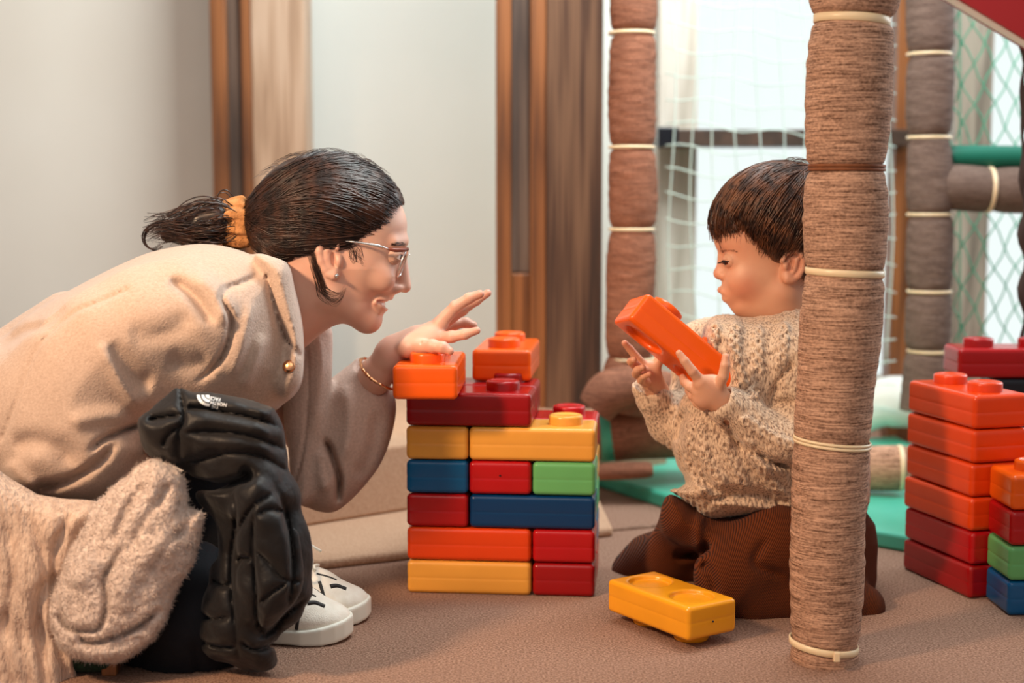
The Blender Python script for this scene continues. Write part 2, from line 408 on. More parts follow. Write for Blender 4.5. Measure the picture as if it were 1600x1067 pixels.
# platform steps with carpet
def stepbox(name, pts, z0, z1, m):
    n = len(pts); v = [(p[0], p[1], z0) for p in pts]+[(p[0], p[1], z1) for p in pts]
    f = [tuple(range(n, 2*n)), tuple(reversed(range(n)))]+[(i, (i+1) % n, n+(i+1) % n, n+i) for i in range(n)]
    o = mesh_obj(name, v, f, m, smooth=False)
    bv = o.modifiers.new('b', 'BEVEL'); bv.width = .006; bv.segments = 3
    return tag(o, kind='structure')
a = G(380, 905); b2 = G(1050, 828); d1 = (b2-a)/np.linalg.norm(b2-a)
a0 = a-d1*1.6; b0 = G(945, 842); b0 = a+d1*np.dot(b0-a, d1)
stepbox('trim_1', [a0, b0+d1*.02, b0+d1*.02+np.array([-.05, 1.25, 0]), a0+np.array([0, 1.4, 0])], 0, .016, M['step'])
c0 = G(420, 832, .016); c1 = G(640, 797, .016); d2 = (c1-c0)/np.linalg.norm(c1-c0)
stepbox('trim_2', [c0-d2*1.7, c1+d2*.62, c1+d2*.62+np.array([0, .8, 0]), c0-d2*1.7+np.array([0, .9, 0])], .016, .135, M['step'])
mesh = None
# joint between two carpet lengths on the right of the block wall
tube('trim_3', [G(930, 832)+[0, 0, .001], G(1040, 822)+[0, 0, .001], G(1240, 800)+[0, 0, .001]], .004, M['stepedge'], ns=6)['kind'] = 'structure'

# wooden posts: upright planks side by side, with a recessed strip between
def post(label, planks, Y):
    e = empty('wooden_post', W((planks[0][0]+planks[-1][1])/2, 500, Y)*np.array([1, 1, 0])); tag(e, label, 'post')
    ex, ey = e.location[0], e.location[1]
    for pa, pb, dy, m, z0, z1 in planks:
        xa, xb = W(pa, 500, Y+dy)[0], W(pb, 500, Y+dy)[0]
        o = box('plank', xa, xb, Y+dy, Y+dy+.12, z0, z1, m, bev=.003); o.parent = e; o.location = (o.location[0]-ex, o.location[1]-ey, o.location[2])
    return e
zc = W(800, 427, 2.95)[2]
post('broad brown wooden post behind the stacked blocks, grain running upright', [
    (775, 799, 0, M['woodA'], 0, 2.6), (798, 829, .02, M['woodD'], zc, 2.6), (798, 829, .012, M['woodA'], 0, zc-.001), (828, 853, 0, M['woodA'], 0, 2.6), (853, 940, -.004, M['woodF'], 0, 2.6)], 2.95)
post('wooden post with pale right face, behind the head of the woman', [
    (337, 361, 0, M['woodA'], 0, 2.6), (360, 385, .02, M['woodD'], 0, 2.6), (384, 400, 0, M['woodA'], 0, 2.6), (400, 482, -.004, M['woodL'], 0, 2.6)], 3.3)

# window wall: daylight outside, glazing, frame bars
YG = 3.5
def win(name, pa, pb, ya, yb):
    x0, x1 = W(pa, 500, YG)[0], W(pb, 500, YG)[0]; z1, z0 = W(800, ya, YG)[2], W(800, yb, YG)[2]
    w_ = box(name, x0-.03, x1+.03, YG-.02, YG+.03, z0-.02, z0+.002, M['woodW'], bev=.002); tag(w_, kind='structure')
    for nm, bx in (('frame', (x0-.03, x0, YG-.02, YG+.03, z0, z1)), ('frame', (x1, x1+.03, YG-.02, YG+.03, z0, z1)), ('pane', (x0, x1, YG, YG+.004, z0, z1))):
        o = box(nm, *bx, M['glass'] if nm == 'pane' else M['woodW'], bev=0); o.parent = w_; o.location = Vector(o.location)-w_.location
    return w_
win('window_1', 1075, 1404, -330, 588)
win('window_2', 1500, 1900, -330, 588)
sky = tag(mesh_obj('sky_backdrop', [(.25, 3.95, -.2), (3.4, 3.95, -.2), (3.4, 3.95, 3), (.25, 3.95, 3)], [(0, 3, 2, 1)], M['sky'], smooth=False), kind='structure')
def upright(name, label, pa, pb, Y, m, th=.07):
    x0, x1 = W(pa, 500, Y)[0], W(pb, 500, Y)[0]
    return tag(box(name, x0, x1, Y, Y+th, 0, 2.6, m, bev=.003), label, 'post')
upright('window_post', 'backlight-paled upright post left of the netted window, beside the padded pole', 1026, 1086, 3.4, M['woodW'])
upright('window_post', 'narrow brown upright right of the netted window, next to a padded pole', 1392, 1428, 3.3, M['woodA'])
upright('window_post', 'pale grey weathered upright behind the green diamond net', 1484, 1540, 3.42, M['woodG'])
# dark cross bar
z0, z1 = W(800, 228, 3.25)[2], W(800, 202, 3.25)[2]
cb = tag(box('cross_bar', W(1028, 200, 3.25)[0], W(1424, 200, 3.25)[0], 3.25, 3.42, z0, z1, M['metal'], bev=.002), 'dark horizontal bar across the netted window, above the head of the boy', 'bar')
zc0, zc1 = W(800, 230, 3.24)[2], W(800, 198, 3.24)[2]
k_ = box('bracket', W(1028, 200, 3.24)[0], W(1060, 200, 3.24)[0], 3.235, 3.30, zc0, zc1, M['b_black']); k_.parent = cb; k_.location = Vector(k_.location)-cb.location

# nets
def net(label, xs, ys, Y, m, fx, r, fy=None, clip=None):
    V = []; Q = []
    def addl(pts):
        v, q = tube_arr([W(p[0], p[1], Y+.02*math.sin(p[0]*.02)) for p in pts], r, 4); o = len(V); V.extend(v); Q.extend([tuple(i+o for i in t) for t in q])
    fx(addl); o = mesh_obj('safety_net', V, Q, m); return tag(o, label, 'net')
def sq(addl):
    for i in range(11): x = 1050+34*i; addl([(x+6*math.sin(y*.012+i), y) for y in range(-300, 600, 30)])
    for j in range(25): y = -300+38*j; addl([(x, y+.10*(x-1085)+5*math.sin(x*.05+j)) for x in range(1040, 1420, 20)])
net('pale square-meshed safety net in front of the window behind the boy', 0, 0, 3.12, M['netp'], sq, .0015)
def dia(addl):
    for i in range(-14, 22):
        x = 1488+33*i
        for s in (1, -1):
            pts = [(x+s*.52*(y-100)+3*math.sin(y*.08+i), y) for y in range(-280, 600, 20)]
            pts = [p for p in pts if 1484 < p[0] < 1900]
            if len(pts) > 2: addl(pts)
    addl([(1500, y) for y in range(-280, 600, 40)])
net('green diamond-meshed net at the right edge, behind the padded crossbar', 0, 0, 3.0, M['netg'], dia, .0015)

# padded poles
def padded(name, label, path, ties, m, tie_m, Y, ns=40, rim=None, cat='pole'):
    """path [(px,py,r)] ; ties [(py, depth)] pinch the padding"""
    P = []; R = []
    py0, py1 = path[0][1], path[-1][1]; A = np.array(path, float)
    n = int(abs(py1-py0)/4)+2
    for s in np.linspace(0, 1, n):
        y = py0+(py1-py0)*s; o_ = np.argsort(A[:, 1]); x = np.interp(y, A[o_, 1], A[o_, 0]); r = np.interp(y, A[o_, 1], A[o_, 2])
        pin = sum(d*math.exp(-((y-t)/7.0)**2)+d*.5*math.exp(-((y-t)/24.0)**2) for t, d in ties)
        P.append(W(x, y, Y)); R.append(px(r-pin, Y))
    P = np.array(P); base = P[np.argmin(P[:, 2])].copy(); base[2] = max(0, base[2])
    e = empty(name, base); tag(e, label, cat)
    v, f = tube_arr(P-base, R, ns)
    v = np.array(v); wv = waves(.0012, 60, 3); wv2 = waves(.0006, 240, 4)
    nrm = np.repeat(P-base, ns, axis=0); d = v-nrm; L = np.linalg.norm(d, axis=1)[:, None]; v = v+d/L*(wv(v.astype(f32))+wv2(v.astype(f32)))[:, None]
    mesh_obj('padding', v, f, m, e)
    return e, base
e, base = padded('padded_pole', 'nearest padded pole, wrapped in woven tan cloth, in front of the boy',
    [(1285, 1058, 51), (1286, 1048, 53), (1287, 1000, 54), (1291, 900, 58), (1298, 740, 60), (1305, 600, 62), (1313, 500, 64), (1320, 425, 63), (1322, 340, 65), (1323, 265, 62), (1326, 170, 66), (1330, 60, 66), (1334, 0, 70), (1339, -120, 72), (1345, -420, 72)],
    [(1006, 3), (690, 3), (425, 5), (262, 7), (32, 12), (-160, 8)], M['pad'], M['tie'], 1.768)
def tie(e, base, px0, y, r, dz, Y, m, wd=.0035, head=None, n=1, name='cable_tie'):
    c = W(px0, y, Y)-base; R_ = px(r, Y); V = []; Q = []
    for j in range(n):
        ring = 48; o = len(V)
        for i in range(ring):
            a = 2*math.pi*i/ring; cx, cy = math.cos(a), math.sin(a)
            z = c[2]+dz*(-cx)*.5+.0035*(j-(n-1)/2)*1.2
            for rr, zz in ((R_, -wd), (R_+.0018, -wd*.8), (R_+.0018, wd*.8), (R_, wd)): V.append((c[0]+rr*cx, c[1]+rr*cy, z+zz/(1 if n == 1 else 2)))
        for i in range(ring):
            k = (i+1) % ring
            for s in range(4): Q.append((o+i*4+s, o+k*4+s, o+k*4+(s+1) % 4, o+i*4+(s+1) % 4))
    t = mesh_obj(name, V, Q, m, e)
    if head:
        h = W(head[0], head[1], Y-head[2])-base; b_ = box('tie_head', h[0]-.004, h[0]+.004, h[1]-.004, h[1]+.004, h[2]-.006, h[2]+.006, m, bev=.0015); b_.parent = t
    return t
tie(e, base, 1287, 1006, 53, .010, 1.768, M['tie'], .0045, head=(1307, 1026, .05))
tie(e, base, 1300, 690, 58.5, .008, 1.768, M['tie'], .004, n=2)
tie(e, base, 1320, 425, 59, .004, 1.768, M['tie'], .0045, head=(1375, 428, .012))
tie(e, base, 1323, 262, 57, .001, 1.768, M['cord'], .004, n=2, name='cord')
tie(e, base, 1331, 32, 56, .006, 1.768, M['tie'], .0055)
e2, b2 = padded('padded_pole', 'padded pole tied every hand-width, beside the broad wooden post', [(966, 640, 42), (984, 560, 37), (986, 450, 38), (988, 300, 38), (988, 150, 37), (990, 0, 37), (990, -320, 37)],
    [(560, 4), (358, 5), (230, 5), (52, 6), (-120, 5)], M['padfar'], M['tie'], 2.7)
for y in (560, 358, 230, 52): tie(e2, b2, 987, y, 34.5, .0, 2.7, M['tie'], .003)
e3, b3 = padded('padded_pole', 'greyish padded pole meeting the padded crossbar at the right', [(1446, 640, 40), (1448, 560, 36), (1453, 450, 36), (1453, 330, 37), (1451, 215, 34), (1455, 100, 36), (1452, 0, 36), (1452, -320, 36)],
    [(548, 5), (455, 4), (335, 5), (215, 6), (85, 5), (-90, 5)], M['padgrey'], M['tie'], 2.85)
for y in (548, 455, 335, 215, 85): tie(e3, b3, 1452, y, 33, .0, 2.85, M['tie'], .003)
def hpad(name, label, pts, m, cat='padded tube', ties=(), tm=None, ns=28):
    P = [W(*p[:3]) for p in pts]; R = [px(p[3], p[2]) for p in pts]
    A = np.c_[np.array(P), R]; A = smoothline(A, 40); base = A[:, :3].mean(0); base[2] = max(0, A[:, 2].min()-A[:, 3].max())
    e = empty(name, base); tag(e, label, cat)
    n = len(A); rr = A[:, 3].copy()
    for t in ties: rr -= .004*np.exp(-((np.arange(n)/n-t)*n/1.2)**2)
    tube('padding', A[:, :3]-base, rr, m, e, ns=ns)
    for t in ties:
        i = int(t*(n-1)); q = A[i, :3]-base; T = A[min(i+1, n-1), :3]-A[max(i-1, 0), :3]; T /= np.linalg.norm(T)
        tube('cable_tie' if tm is None else 'strap', [q-T*(.004 if tm is None else .014), q+T*(.004 if tm is None else .014)], rr[i]+.003, tm or M['tie'], e, ns=24)
    return e
hpad('padded_crossbar', 'thick greyish padded crossbar below a green roll, upper right', [(1466, 300, 2.86, 26), (1480, 292, 2.85, 35), (1540, 296, 2.85, 36), (1650, 298, 2.85, 36), (1850, 300, 2.85, 36)], M['padgrey'], ties=(.1, .52))
hpad('green_roll', 'dark green padded roll lying along the top of the crossbar', [(1487, 246, 2.86, 14), (1494, 245, 2.86, 18), (1600, 246, 2.86, 18), (1850, 248, 2.86, 18)], M['green'])
hpad('padded_tube', 'fat brown padded tube with green strap, lying between the block wall and the boy', [(935, 672, 2.74, 44), (950, 672, 2.74, 50), (1000, 668, 2.74, 50), (1100, 672, 2.76, 46), (1240, 690, 2.78, 42)], M['padfar'], ties=(.24,), tm=M['tealmat'])
hpad('padded_tube', 'brown padded tube on the mat seen right of the nearest pole', [(1300, 735, 2.66, 33), (1340, 732, 2.64, 35), (1400, 731, 2.62, 36), (1412, 731, 2.62, 34)], M['pad'], ties=(.75,))
hpad('padded_elbow', 'dark brown padded bend at the foot of the pole beside the wooden post', [(930, 640, 2.66, 30), (955, 612, 2.66, 36), (1010, 603, 2.66, 30), (1080, 620, 2.66, 26)], M['padfar'])
hpad('padded_tube', 'low tan padded strip on the floor edge behind the block wall', [(925, 738, 2.66, 12), (960, 736, 2.66, 14), (1010, 734, 2.66, 13), (1020, 733, 2.66, 9)], M['padfar'])
# green floor mats
def matbox(label, pts, th, m):
    c = sum(pts)/len(pts); e = stepbox('floor_mat', [p-c for p in pts], 0, th, m); e.location = (c[0], c[1], 0); del e['kind']; tag(e, label, 'mat'); return e
matbox('teal vinyl floor mat behind the boy and the padded poles', [G(905, 752), G(1040, 796), G(1240, 832), G(1440, 868), G(1500, 760), G(1400, 700), G(1150, 715), G(990, 722)], .028, M['tealmat'])
hpad('grey_cushion', 'pale grey cushion below the window, between the pole and the tall stack', [(1340, 660, 3.2, 22), (1375, 632, 3.2, 38), (1420, 628, 3.2, 40), (1500, 640, 3.2, 34)], M['wall'], cat='cushion')
# red canopy edge, top right
def canopy():
    e = empty('red_canopy', W(1560, -40, 2.45)); tag(e, 'dark red padded canopy with white piping at the upper right corner', 'canopy')
    c = np.array(e.location); q = [(1478, -14), (1610, 66), (1900, 250), (1900, -200), (1450, -200)]
    v = [W(x, y, 2.42)-c for x, y in q]+[W(x, y, 2.42)-c+np.array([0, .06, 0]) for x, y in q]; n = 5
    mesh_obj('canvas', v, [tuple(range(n)), tuple(reversed(range(n, 2*n)))]+[(i, n+i, n+(i+1) % n, (i+1) % n) for i in range(n)], M['redcan'], e, smooth=False)
    tube('piping', [W(x, y, 2.44)-c for x, y in ((1440, -38), (1478, -12), (1612, 68), (1900, 252))], .012, M['white'], e, ns=12)
canopy()
# twisted dark rope at the right edge
tube('twisted_rope', [W(1600+3*math.sin(i*1.1), y, 2.5) for i, y in enumerate(range(-250, 560, 14))], [.006+.0035*math.sin(i*.9) for i in range(len(range(-250, 560, 14)))], mat('rope', srgb(60, 46, 44), rough=.8), ns=10)
tag(bpy.data.objects['twisted_rope'], 'dark twisted rope hanging at the right edge of the window', 'rope')

# ================================================================ TOY BLOCKS
BL, BW, BH, GAP = .18, .09, .0475, .0487
def block_body(Lx):
    S = Shape().add(rbox3((0, 0, BH/2), (Lx/2-.0006, BW/2-.0006, BH/2), .0065))
    S.disp(lambda P: .0008*np.exp(-((P[:, 2]-BH/2)/.0010)**2))
    for cx in ((-.045, .045) if Lx > .1 else (0,)):
        S.sub(lambda P, cx=cx: np.maximum(np.sqrt((P[:, 0]-cx)**2+P[:, 1]**2)-.030, P[:, 2]-.0065), .004)
    V, Q = surface(S, (-Lx/2-.01, -BW/2-.01, -.01), (Lx/2+.01, BW/2+.01, BH+.01), .0022); return V, Q
def lathe(name, prof, m, parent=None, ns=40):
    V = []; Q = []
    for r, z in prof:
        for i in range(ns): a = 2*math.pi*i/ns; V.append((r*math.cos(a), r*math.sin(a), z))
    for j in range(len(prof)-1):
        for i in range(ns): k = (i+1) % ns; Q.append((j*ns+i, j*ns+k, (j+1)*ns+k, (j+1)*ns+i))
    Q.append(tuple((len(prof)-1)*ns+i for i in range(ns)))
    return mesh_obj(name, V, Q, m, parent)
BM = {}
def get_meshes():
    for k, Lx in (('long', BL), ('square', BW)):
        V, Q = block_body(Lx); o = mesh_np('body', V, Q, None); o.data.materials.append(M['b_red']); BM[k] = o.data; bpy.data.objects.remove(o)
    o = lathe('stud', [(.0245, -.004), (.0245, .010), (.0238, .0125), (.0215, .0138), (.018, .0138), (.0172, .0128), (.0001, .0126)], M['b_red']); BM['stud'] = o.data; bpy.data.objects.remove(o)
    v, f = tube_arr([(0, 0, 0), (0, 0, .0008)], .0014, 10); o = mesh_obj('vent_hole', v, f, M['b_black']); BM['hole'] = o.data; bpy.data.objects.remove(o)
get_meshes()
def slot(o, m): o.material_slots[0].link = 'OBJECT'; o.material_slots[0].material = m
def block(kind, color, loc, yaw, label, group, hole=None, rot=None, scale=1, studs=True):
    e = empty('toy_block', loc, rot or (0, 0, yaw)); tag(e, label, 'toy block', group); e.scale = (scale,)*3
    b_ = bpy.data.objects.new('body', BM[kind]); C.objects.link(b_); b_.parent = e; slot(b_, M['b_'+color])
    for cx in ((-.045, .045) if kind == 'long' else (0,)):
        s = bpy.data.objects.new('stud', BM['stud']); C.objects.link(s); s.parent = e; s.location = (cx, 0, BH); slot(s, M['b_'+color])
    if hole:
        h = bpy.data.objects.new('vent_hole', BM['hole']); C.objects.link(h); h.parent = e; h.location = hole[:3]; h.rotation_euler = hole[3]
    return e
# the wall of blocks: x in half-block units from the left edge
X0 = W(633.5, 900, 2.055)[0]; YF = 2.068; yaw0 = math.radians(-5.3); g1 = 'blocks of the central block wall'
def ctr(u, row, depth, kind, dx=0):
    lx = (u+(1 if kind == 'long' else .5))*.0905; ly = .0452+depth*.0905
    c, s = math.cos(yaw0), math.sin(yaw0)
    return (X0+lx*c-ly*s+dx, YF+lx*s+ly*c, row*GAP)
def cb_(u, row, d, kind, color, label, hole=None, dx=0, yaw=0): return block(kind, color, ctr(u, row, d, kind, dx), yaw0+yaw, label, g1, hole)
HF = (0, -BW/2+.0004, BH/2+.004, (math.pi/2, 0, 0))
cb_(0, 0, 0, 'long', 'yellow', 'long yellow block at the bottom left of the central block wall')
cb_(2, 0, 0, 'square', 'darkred', 'square red block at the bottom right corner of the central block wall')
cb_(0, 1, 0, 'long', 'redorange', 'long orange block in the second layer, directly on the bottom yellow block')
cb_(2, 1, 0, 'square', 'red', 'square red block in the second layer at the right end of the central wall')
cb_(0, 2, 0, 'square', 'red', 'square red block in the third layer, left of the long blue block')
cb_(1, 2, 0, 'long', 'navy', 'long dark blue block in the third layer of the central wall')
cb_(0, 3, 0, 'square', 'blue', 'square blue block in the fourth layer at the left end of the wall')
cb_(1, 3, 0, 'square', 'red', 'square red block with a small vent hole, middle of the fourth layer', HF)
cb_(2, 3, 0, 'square', 'green', 'square green block in the fourth layer at the right end of the wall')
cb_(0, 4, 0, 'square', 'yellow', 'square yellow block in the fifth layer, left, under the dark red block')
cb_(1, 4, 0, 'long', 'yellow', 'long yellow block in the fifth layer with one stud showing')
cb_(0, 5, 0, 'long', 'darkred', 'long dark red block in the sixth layer below the two orange blocks')
# back course, mostly hidden
cb_(0, 0, 1, 'long', 'yellow', 'long yellow block at the floor in the hidden back course of the wall')
cb_(2, 0, 1, 'square', 'red', 'square red block at the floor in the back course, right end')
cb_(0, 1, 1, 'long', 'redorange', 'long orange block in the second layer of the back course')
cb_(2, 1, 1, 'square', 'blue', 'square blue block in the second layer of the back course')
cb_(0, 2, 1, 'long', 'red', 'long red block in the third layer of the back course')
cb_(2, 2, 1, 'square', 'green', 'square green block in the third layer of the back course')
cb_(0, 3, 1, 'long', 'blue', 'long blue block in the fourth layer of the back course')
cb_(2, 3, 1, 'square', 'yellow', 'square yellow block in the fourth layer of the back course')
cb_(0, 4, 1, 'square', 'yellow', 'square yellow block in the fifth layer of the back course')
cb_(1, 4, 1, 'long', 'red', 'red block behind the long yellow one, its stud just peeping over')
cb_(0, 5, 1, 'long', 'darkred', 'long dark red block of the sixth layer, hidden behind its twin')
# two orange blocks pointing away from the viewer on top
pA = W(665, 604, 1.985); block('long', 'orange', (pA[0]+.002, 1.985+BL/2, 6*GAP), math.pi/2-math.radians(2), 'orange block overhanging at the top left of the wall, under the hand of the woman', g1)
pB = W(790, 566, 2.19); block('long', 'orange', (pB[0]+.002, 2.19+BL/2-.012, 6*GAP), math.pi/2+yaw0, 'orange block at the top right of the wall, two studs in line', g1)
# loose yellow block, upside down on its studs
c3 = (G(951.5, 952, .014)+G(1146.5, 983.5, .014))/2
dirx = G(951.5, 952, .014)-G(1064, 995.5, .014); yw = math.atan2(dirx[1], dirx[0])
LB = block('long', 'amber', (0, 0, 0), 0, 'loose yellow block lying upside down on the carpet before the boy', 'loose blocks', hole=(BL/2-.0004, 0, BH/2+.002, (0, math.pi/2, 0)))
LB.rotation_euler = Euler((math.pi, 0, yw+math.pi)); LB.scale = (.93,)*3; LB.location = (c3[0], c3[1]-.004, (BH+.0138)*.93)
# block held by the boy
a = np.array([.77, .05, -.637]); a /= np.linalg.norm(a); t = math.radians(14)
n0 = np.array([.637, 0, .77]); n0 -= a*np.dot(a, n0); n0 /= np.linalg.norm(n0); yy = np.cross(n0, a)
nn = math.cos(t)*n0+math.sin(t)*yy; yy = np.cross(nn, a)
HB = block('long', 'orange', (0, 0, 0), 0, 'orange block held up in both hands of the boy', 'loose blocks')
Rm = Matrix([list(a), list(yy), list(nn)]).transposed(); cc = W(1059, 541, 1.99)-nn*BH/2
HB.matrix_world = Matrix.Translation(Vector(cc)) @ Rm.to_4x4(); HB.scale = (.95,)*3
# tall stack on the right
g2 = 'blocks of the tall orange and red stack'
k0 = G(1513, 937); k1 = G(1409, 888); d = (k1-k0)/np.linalg.norm(k1-k0); ys = math.atan2(d[1], d[0]); n_ = np.array([d[1], -d[0], 0])
for i, (cn, lb) in enumerate((('darkred', 'dark red block at the very bottom of the tall right-hand stack'), ('red', 'dark red block second from the floor in the tall right-hand stack'), ('redorange', 'orange-red block third from the floor in the tall right-hand stack'),
                  ('redorange', 'orange-red block fourth from the floor in the tall right-hand stack'), ('redorange', 'orange-red block just below the top one of the tall right-hand stack'), ('redorange', 'topmost block of the tall right-hand stack, both studs showing'))):
    c = k0+d*BL/2+n_*BW/2+np.array([random.uniform(-.0015, .0015), random.uniform(-.0015, .0015), 0])
    block('long', cn, (c[0], c[1], i*GAP), ys+random.uniform(-.012, .012), lb, g2, hole=(-BL/2+.0004, .0, BH/2+.004, (0, math.pi/2, 0)) if i in (0, 1, 3) else None)
g3 = 'blocks of the front stack at the right edge'
q0 = W(1567, 968, 1.965); q0[2] = 0
for i, (cn, lb) in enumerate((('blue', 'blue block at the bottom of the cut-off stack on the right edge'), ('green', 'green block second from the floor on the right edge'), ('red', 'red block under the orange one on the right edge'), ('orange', 'orange block on top of the cut-off stack on the right edge'))):
    block('long', cn, (q0[0]+BL/2, q0[1]+BW/2-.01, i*GAP), math.radians(2), lb, g3)
g4 = 'blocks of the back stack at the right edge'
q1 = W(1497, 591, 2.36)
for i in range(8):
    zt = q1[2]-i*GAP
    if zt < -.01: break
    cn = 'red' if i == 0 else 'black'
    block('long', cn, (q1[0]+BL/2+(0 if i == 0 else .062), q1[1]+BW/2, zt if i == 0 else zt), 0, 'red block lying on top of the dark stack behind the tall one' if i == 0 else
          ['', 'black block right below the red one in the back stack', 'second black block below the red one in the back stack', 'third black block below the red one in the back stack', 'fourth black block below the red one in the back stack', 'fifth black block below the red one in the back stack', 'sixth black block below the red one in the back stack', 'seventh black block below the red one in the back stack'][i], g4)
# ================================================================ PEOPLE: materials
def skinmat(name, base, red, lipc):
    m, nt, b = newmat(name); L = nt.links.new
    tc = N(nt, 'ShaderNodeTexCoord'); n = N(nt, 'ShaderNodeTexNoise', Scale=22, Detail=4); L(tc.outputs['Object'], n.inputs['Vector'])
    mx = N(nt, 'ShaderNodeMix', data_type='RGBA'); mx.inputs[6].default_value = base; mx.inputs[7].default_value = red
    mr = N(nt, 'ShaderNodeMapRange'); mr.inputs[1].default_value = .35; mr.inputs[2].default_value = .8; mr.inputs[4].default_value = .45; L(n.outputs['Fac'], mr.inputs[0])
    at0 = N(nt, 'ShaderNodeAttribute', attribute_name='blush'); ad = N(nt, 'ShaderNodeMath', operation='ADD'); L(mr.outputs[0], ad.inputs[0]); L(at0.outputs['Fac'], ad.inputs[1]); L(ad.outputs[0], mx.inputs[0])
    at = N(nt, 'ShaderNodeAttribute', attribute_name='lip'); m2 = N(nt, 'ShaderNodeMix', data_type='RGBA'); L(mx.outputs[2], m2.inputs[6]); m2.inputs[7].default_value = lipc; L(at.outputs['Fac'], m2.inputs[0])
    L(m2.outputs[2], b.inputs['Base Color'])
    b.inputs['Roughness'].default_value = .46; b.inputs['Subsurface Weight'].default_value = .12; b.inputs['Subsurface Radius'].default_value = (.012, .004, .002); b.inputs['Subsurface Scale'].default_value = .5
    n3 = N(nt, 'ShaderNodeTexNoise', Scale=700, Detail=2); L(tc.outputs['Object'], n3.inputs['Vector'])
    bp = N(nt, 'ShaderNodeBump', Strength=.12, Distance=.0005); L(n3.outputs['Fac'], bp.inputs['Height']); L(bp.outputs[0], b.inputs['Normal'])
    return m
def hairmat(name, c1, c2, rough=.36):
    m, nt, b = newmat(name); L = nt.links.new
    tc = N(nt, 'ShaderNodeTexCoord'); n = N(nt, 'ShaderNodeTexNoise', Scale=70, Detail=4); L(tc.outputs['Object'], n.inputs['Vector'])
    r = N(nt, 'ShaderNodeValToRGB'); r.color_ramp.elements[0].position = .38; r.color_ramp.elements[1].position = .66
    r.color_ramp.elements[0].color = c1; r.color_ramp.elements[1].color = c2; L(n.outputs['Fac'], r.inputs[0]); L(r.outputs[0], b.inputs['Base Color'])
    b.inputs['Roughness'].default_value = rough; b.inputs['Specular IOR Level'].default_value = .55
    return m
M['skinW'] = skinmat('fair_skin', srgb(220, 178, 158), srgb(206, 136, 116), srgb(178, 92, 86))
M['skinB'] = skinmat('child_skin', srgb(214, 164, 134), srgb(198, 118, 92), srgb(172, 82, 74))
M['hairW'] = hairmat('dark_brown_hair', srgb(32, 20, 16), srgb(70, 42, 29), .36)
M['hairB'] = hairmat('brown_hair', srgb(52, 29, 18), srgb(112, 68, 40), .38)
M['coat'] = mat('wool_coat', srgb(186, 162, 146), srgb(202, 178, 162), 260, rough=.95, bump=.45, bscale=380, spec=.12, sheen=.25, lo=.3, hi=.7)
M['coatin'] = mat('coat_shaded_side', srgb(192, 168, 156), srgb(206, 182, 170), 260, rough=.95, bump=.4, bscale=380, spec=.12)  # same coat cloth, tone of its shaded far side put into the colour
M['fleece'] = mat('cream_knit', srgb(214, 194, 182), srgb(232, 214, 202), 120, rough=1, bump=1.0, bscale=150, bdist=.006, spec=.05, sheen=.4)
M['cardi'] = mat('cream_rib_knit', srgb(196, 168, 150), srgb(228, 202, 182), 50, stretch=(3, 3, 1), rough=1, bump=.9, bscale=130, bstretch=(2, 2, .7), bdist=.005, spec=.05, sheen=.3)
M['puff'] = mat('black_nylon', srgb(17, 16, 18), srgb(26, 23, 23), 8, rough=.52, bump=.5, bscale=55, bdist=.004, spec=.28, sheen=.1)
M['trousers'] = mat('black_trousers', srgb(18, 20, 26), srgb(24, 26, 32), 30, rough=.85, bump=.3, bscale=300, spec=.2)
M['scr'] = mat('mustard_scrunchie', srgb(176, 118, 66), srgb(204, 142, 88), 120, rough=.95, bump=.7, bscale=200, bdist=.003)
M['gold'] = mat('rose_gold', srgb(226, 164, 120), rough=.25, metal=1)
M['silver'] = mat('silver', srgb(230, 228, 226), rough=.18, metal=1)
M['teeth'] = mat('tooth_enamel', srgb(244, 240, 232), rough=.25)
M['lens'] = mat('clear_lens', srgb(250, 250, 250), rough=.02, trans=1)
M['lens'].node_tree.nodes['Principled BSDF'].inputs['IOR'].default_value = 1.12
M['brown_acetate'] = mat('brown_acetate', srgb(120, 60, 46), rough=.25)
M['black'] = mat('black_line', srgb(22, 18, 18), rough=.6)
M['lash'] = mat('dark_lash', srgb(30, 16, 12), rough=.7)
M['brow'] = mat('eyebrow_hair', srgb(120, 74, 52), rough=.8)
M['shoe'] = mat('white_canvas', srgb(232, 224, 210), srgb(240, 234, 222), 90, rough=.8, bump=.25, bscale=500)
M['rubber'] = mat('white_rubber', srgb(236, 234, 222), rough=.45)
M['stoolgreen'] = mat('dark_green_plush', srgb(4, 26, 16), srgb(14, 54, 34), 300, rough=.9, bump=.8, bscale=300)
m, nt, b = newmat('marled_knit'); M['knit'] = m; L = nt.links.new
tc = N(nt, 'ShaderNodeTexCoord'); mp = N(nt, 'ShaderNodeMapping'); mp.inputs['Scale'].default_value = (1, 1, .45); L(tc.outputs['Object'], mp.inputs[0])
n = N(nt, 'ShaderNodeTexNoise', Scale=380, Detail=3); L(mp.outputs[0], n.inputs['Vector']); r = N(nt, 'ShaderNodeValToRGB'); L(n.outputs['Fac'], r.inputs[0]); e = r.color_ramp.elements
e[0].position = .34; e[0].color = srgb(128, 104, 90); e[1].position = .50; e[1].color = srgb(202, 176, 152); k = e.new(.8); k.color = srgb(232, 208, 180)
L(r.outputs[0], b.inputs['Base Color']); b.inputs['Roughness'].default_value = .95; b.inputs['Specular IOR Level'].default_value = .1; b.inputs['Sheen Weight'].default_value = .25
n2 = N(nt, 'ShaderNodeTexVoronoi', Scale=300); L(mp.outputs[0], n2.inputs['Vector']); bp = N(nt, 'ShaderNodeBump', Strength=.6, Distance=.002); bp.invert = True; L(n2.outputs['Distance'], bp.inputs['Height']); L(bp.outputs[0], b.inputs['Normal']); bp.inputs['Strength'].default_value = .38
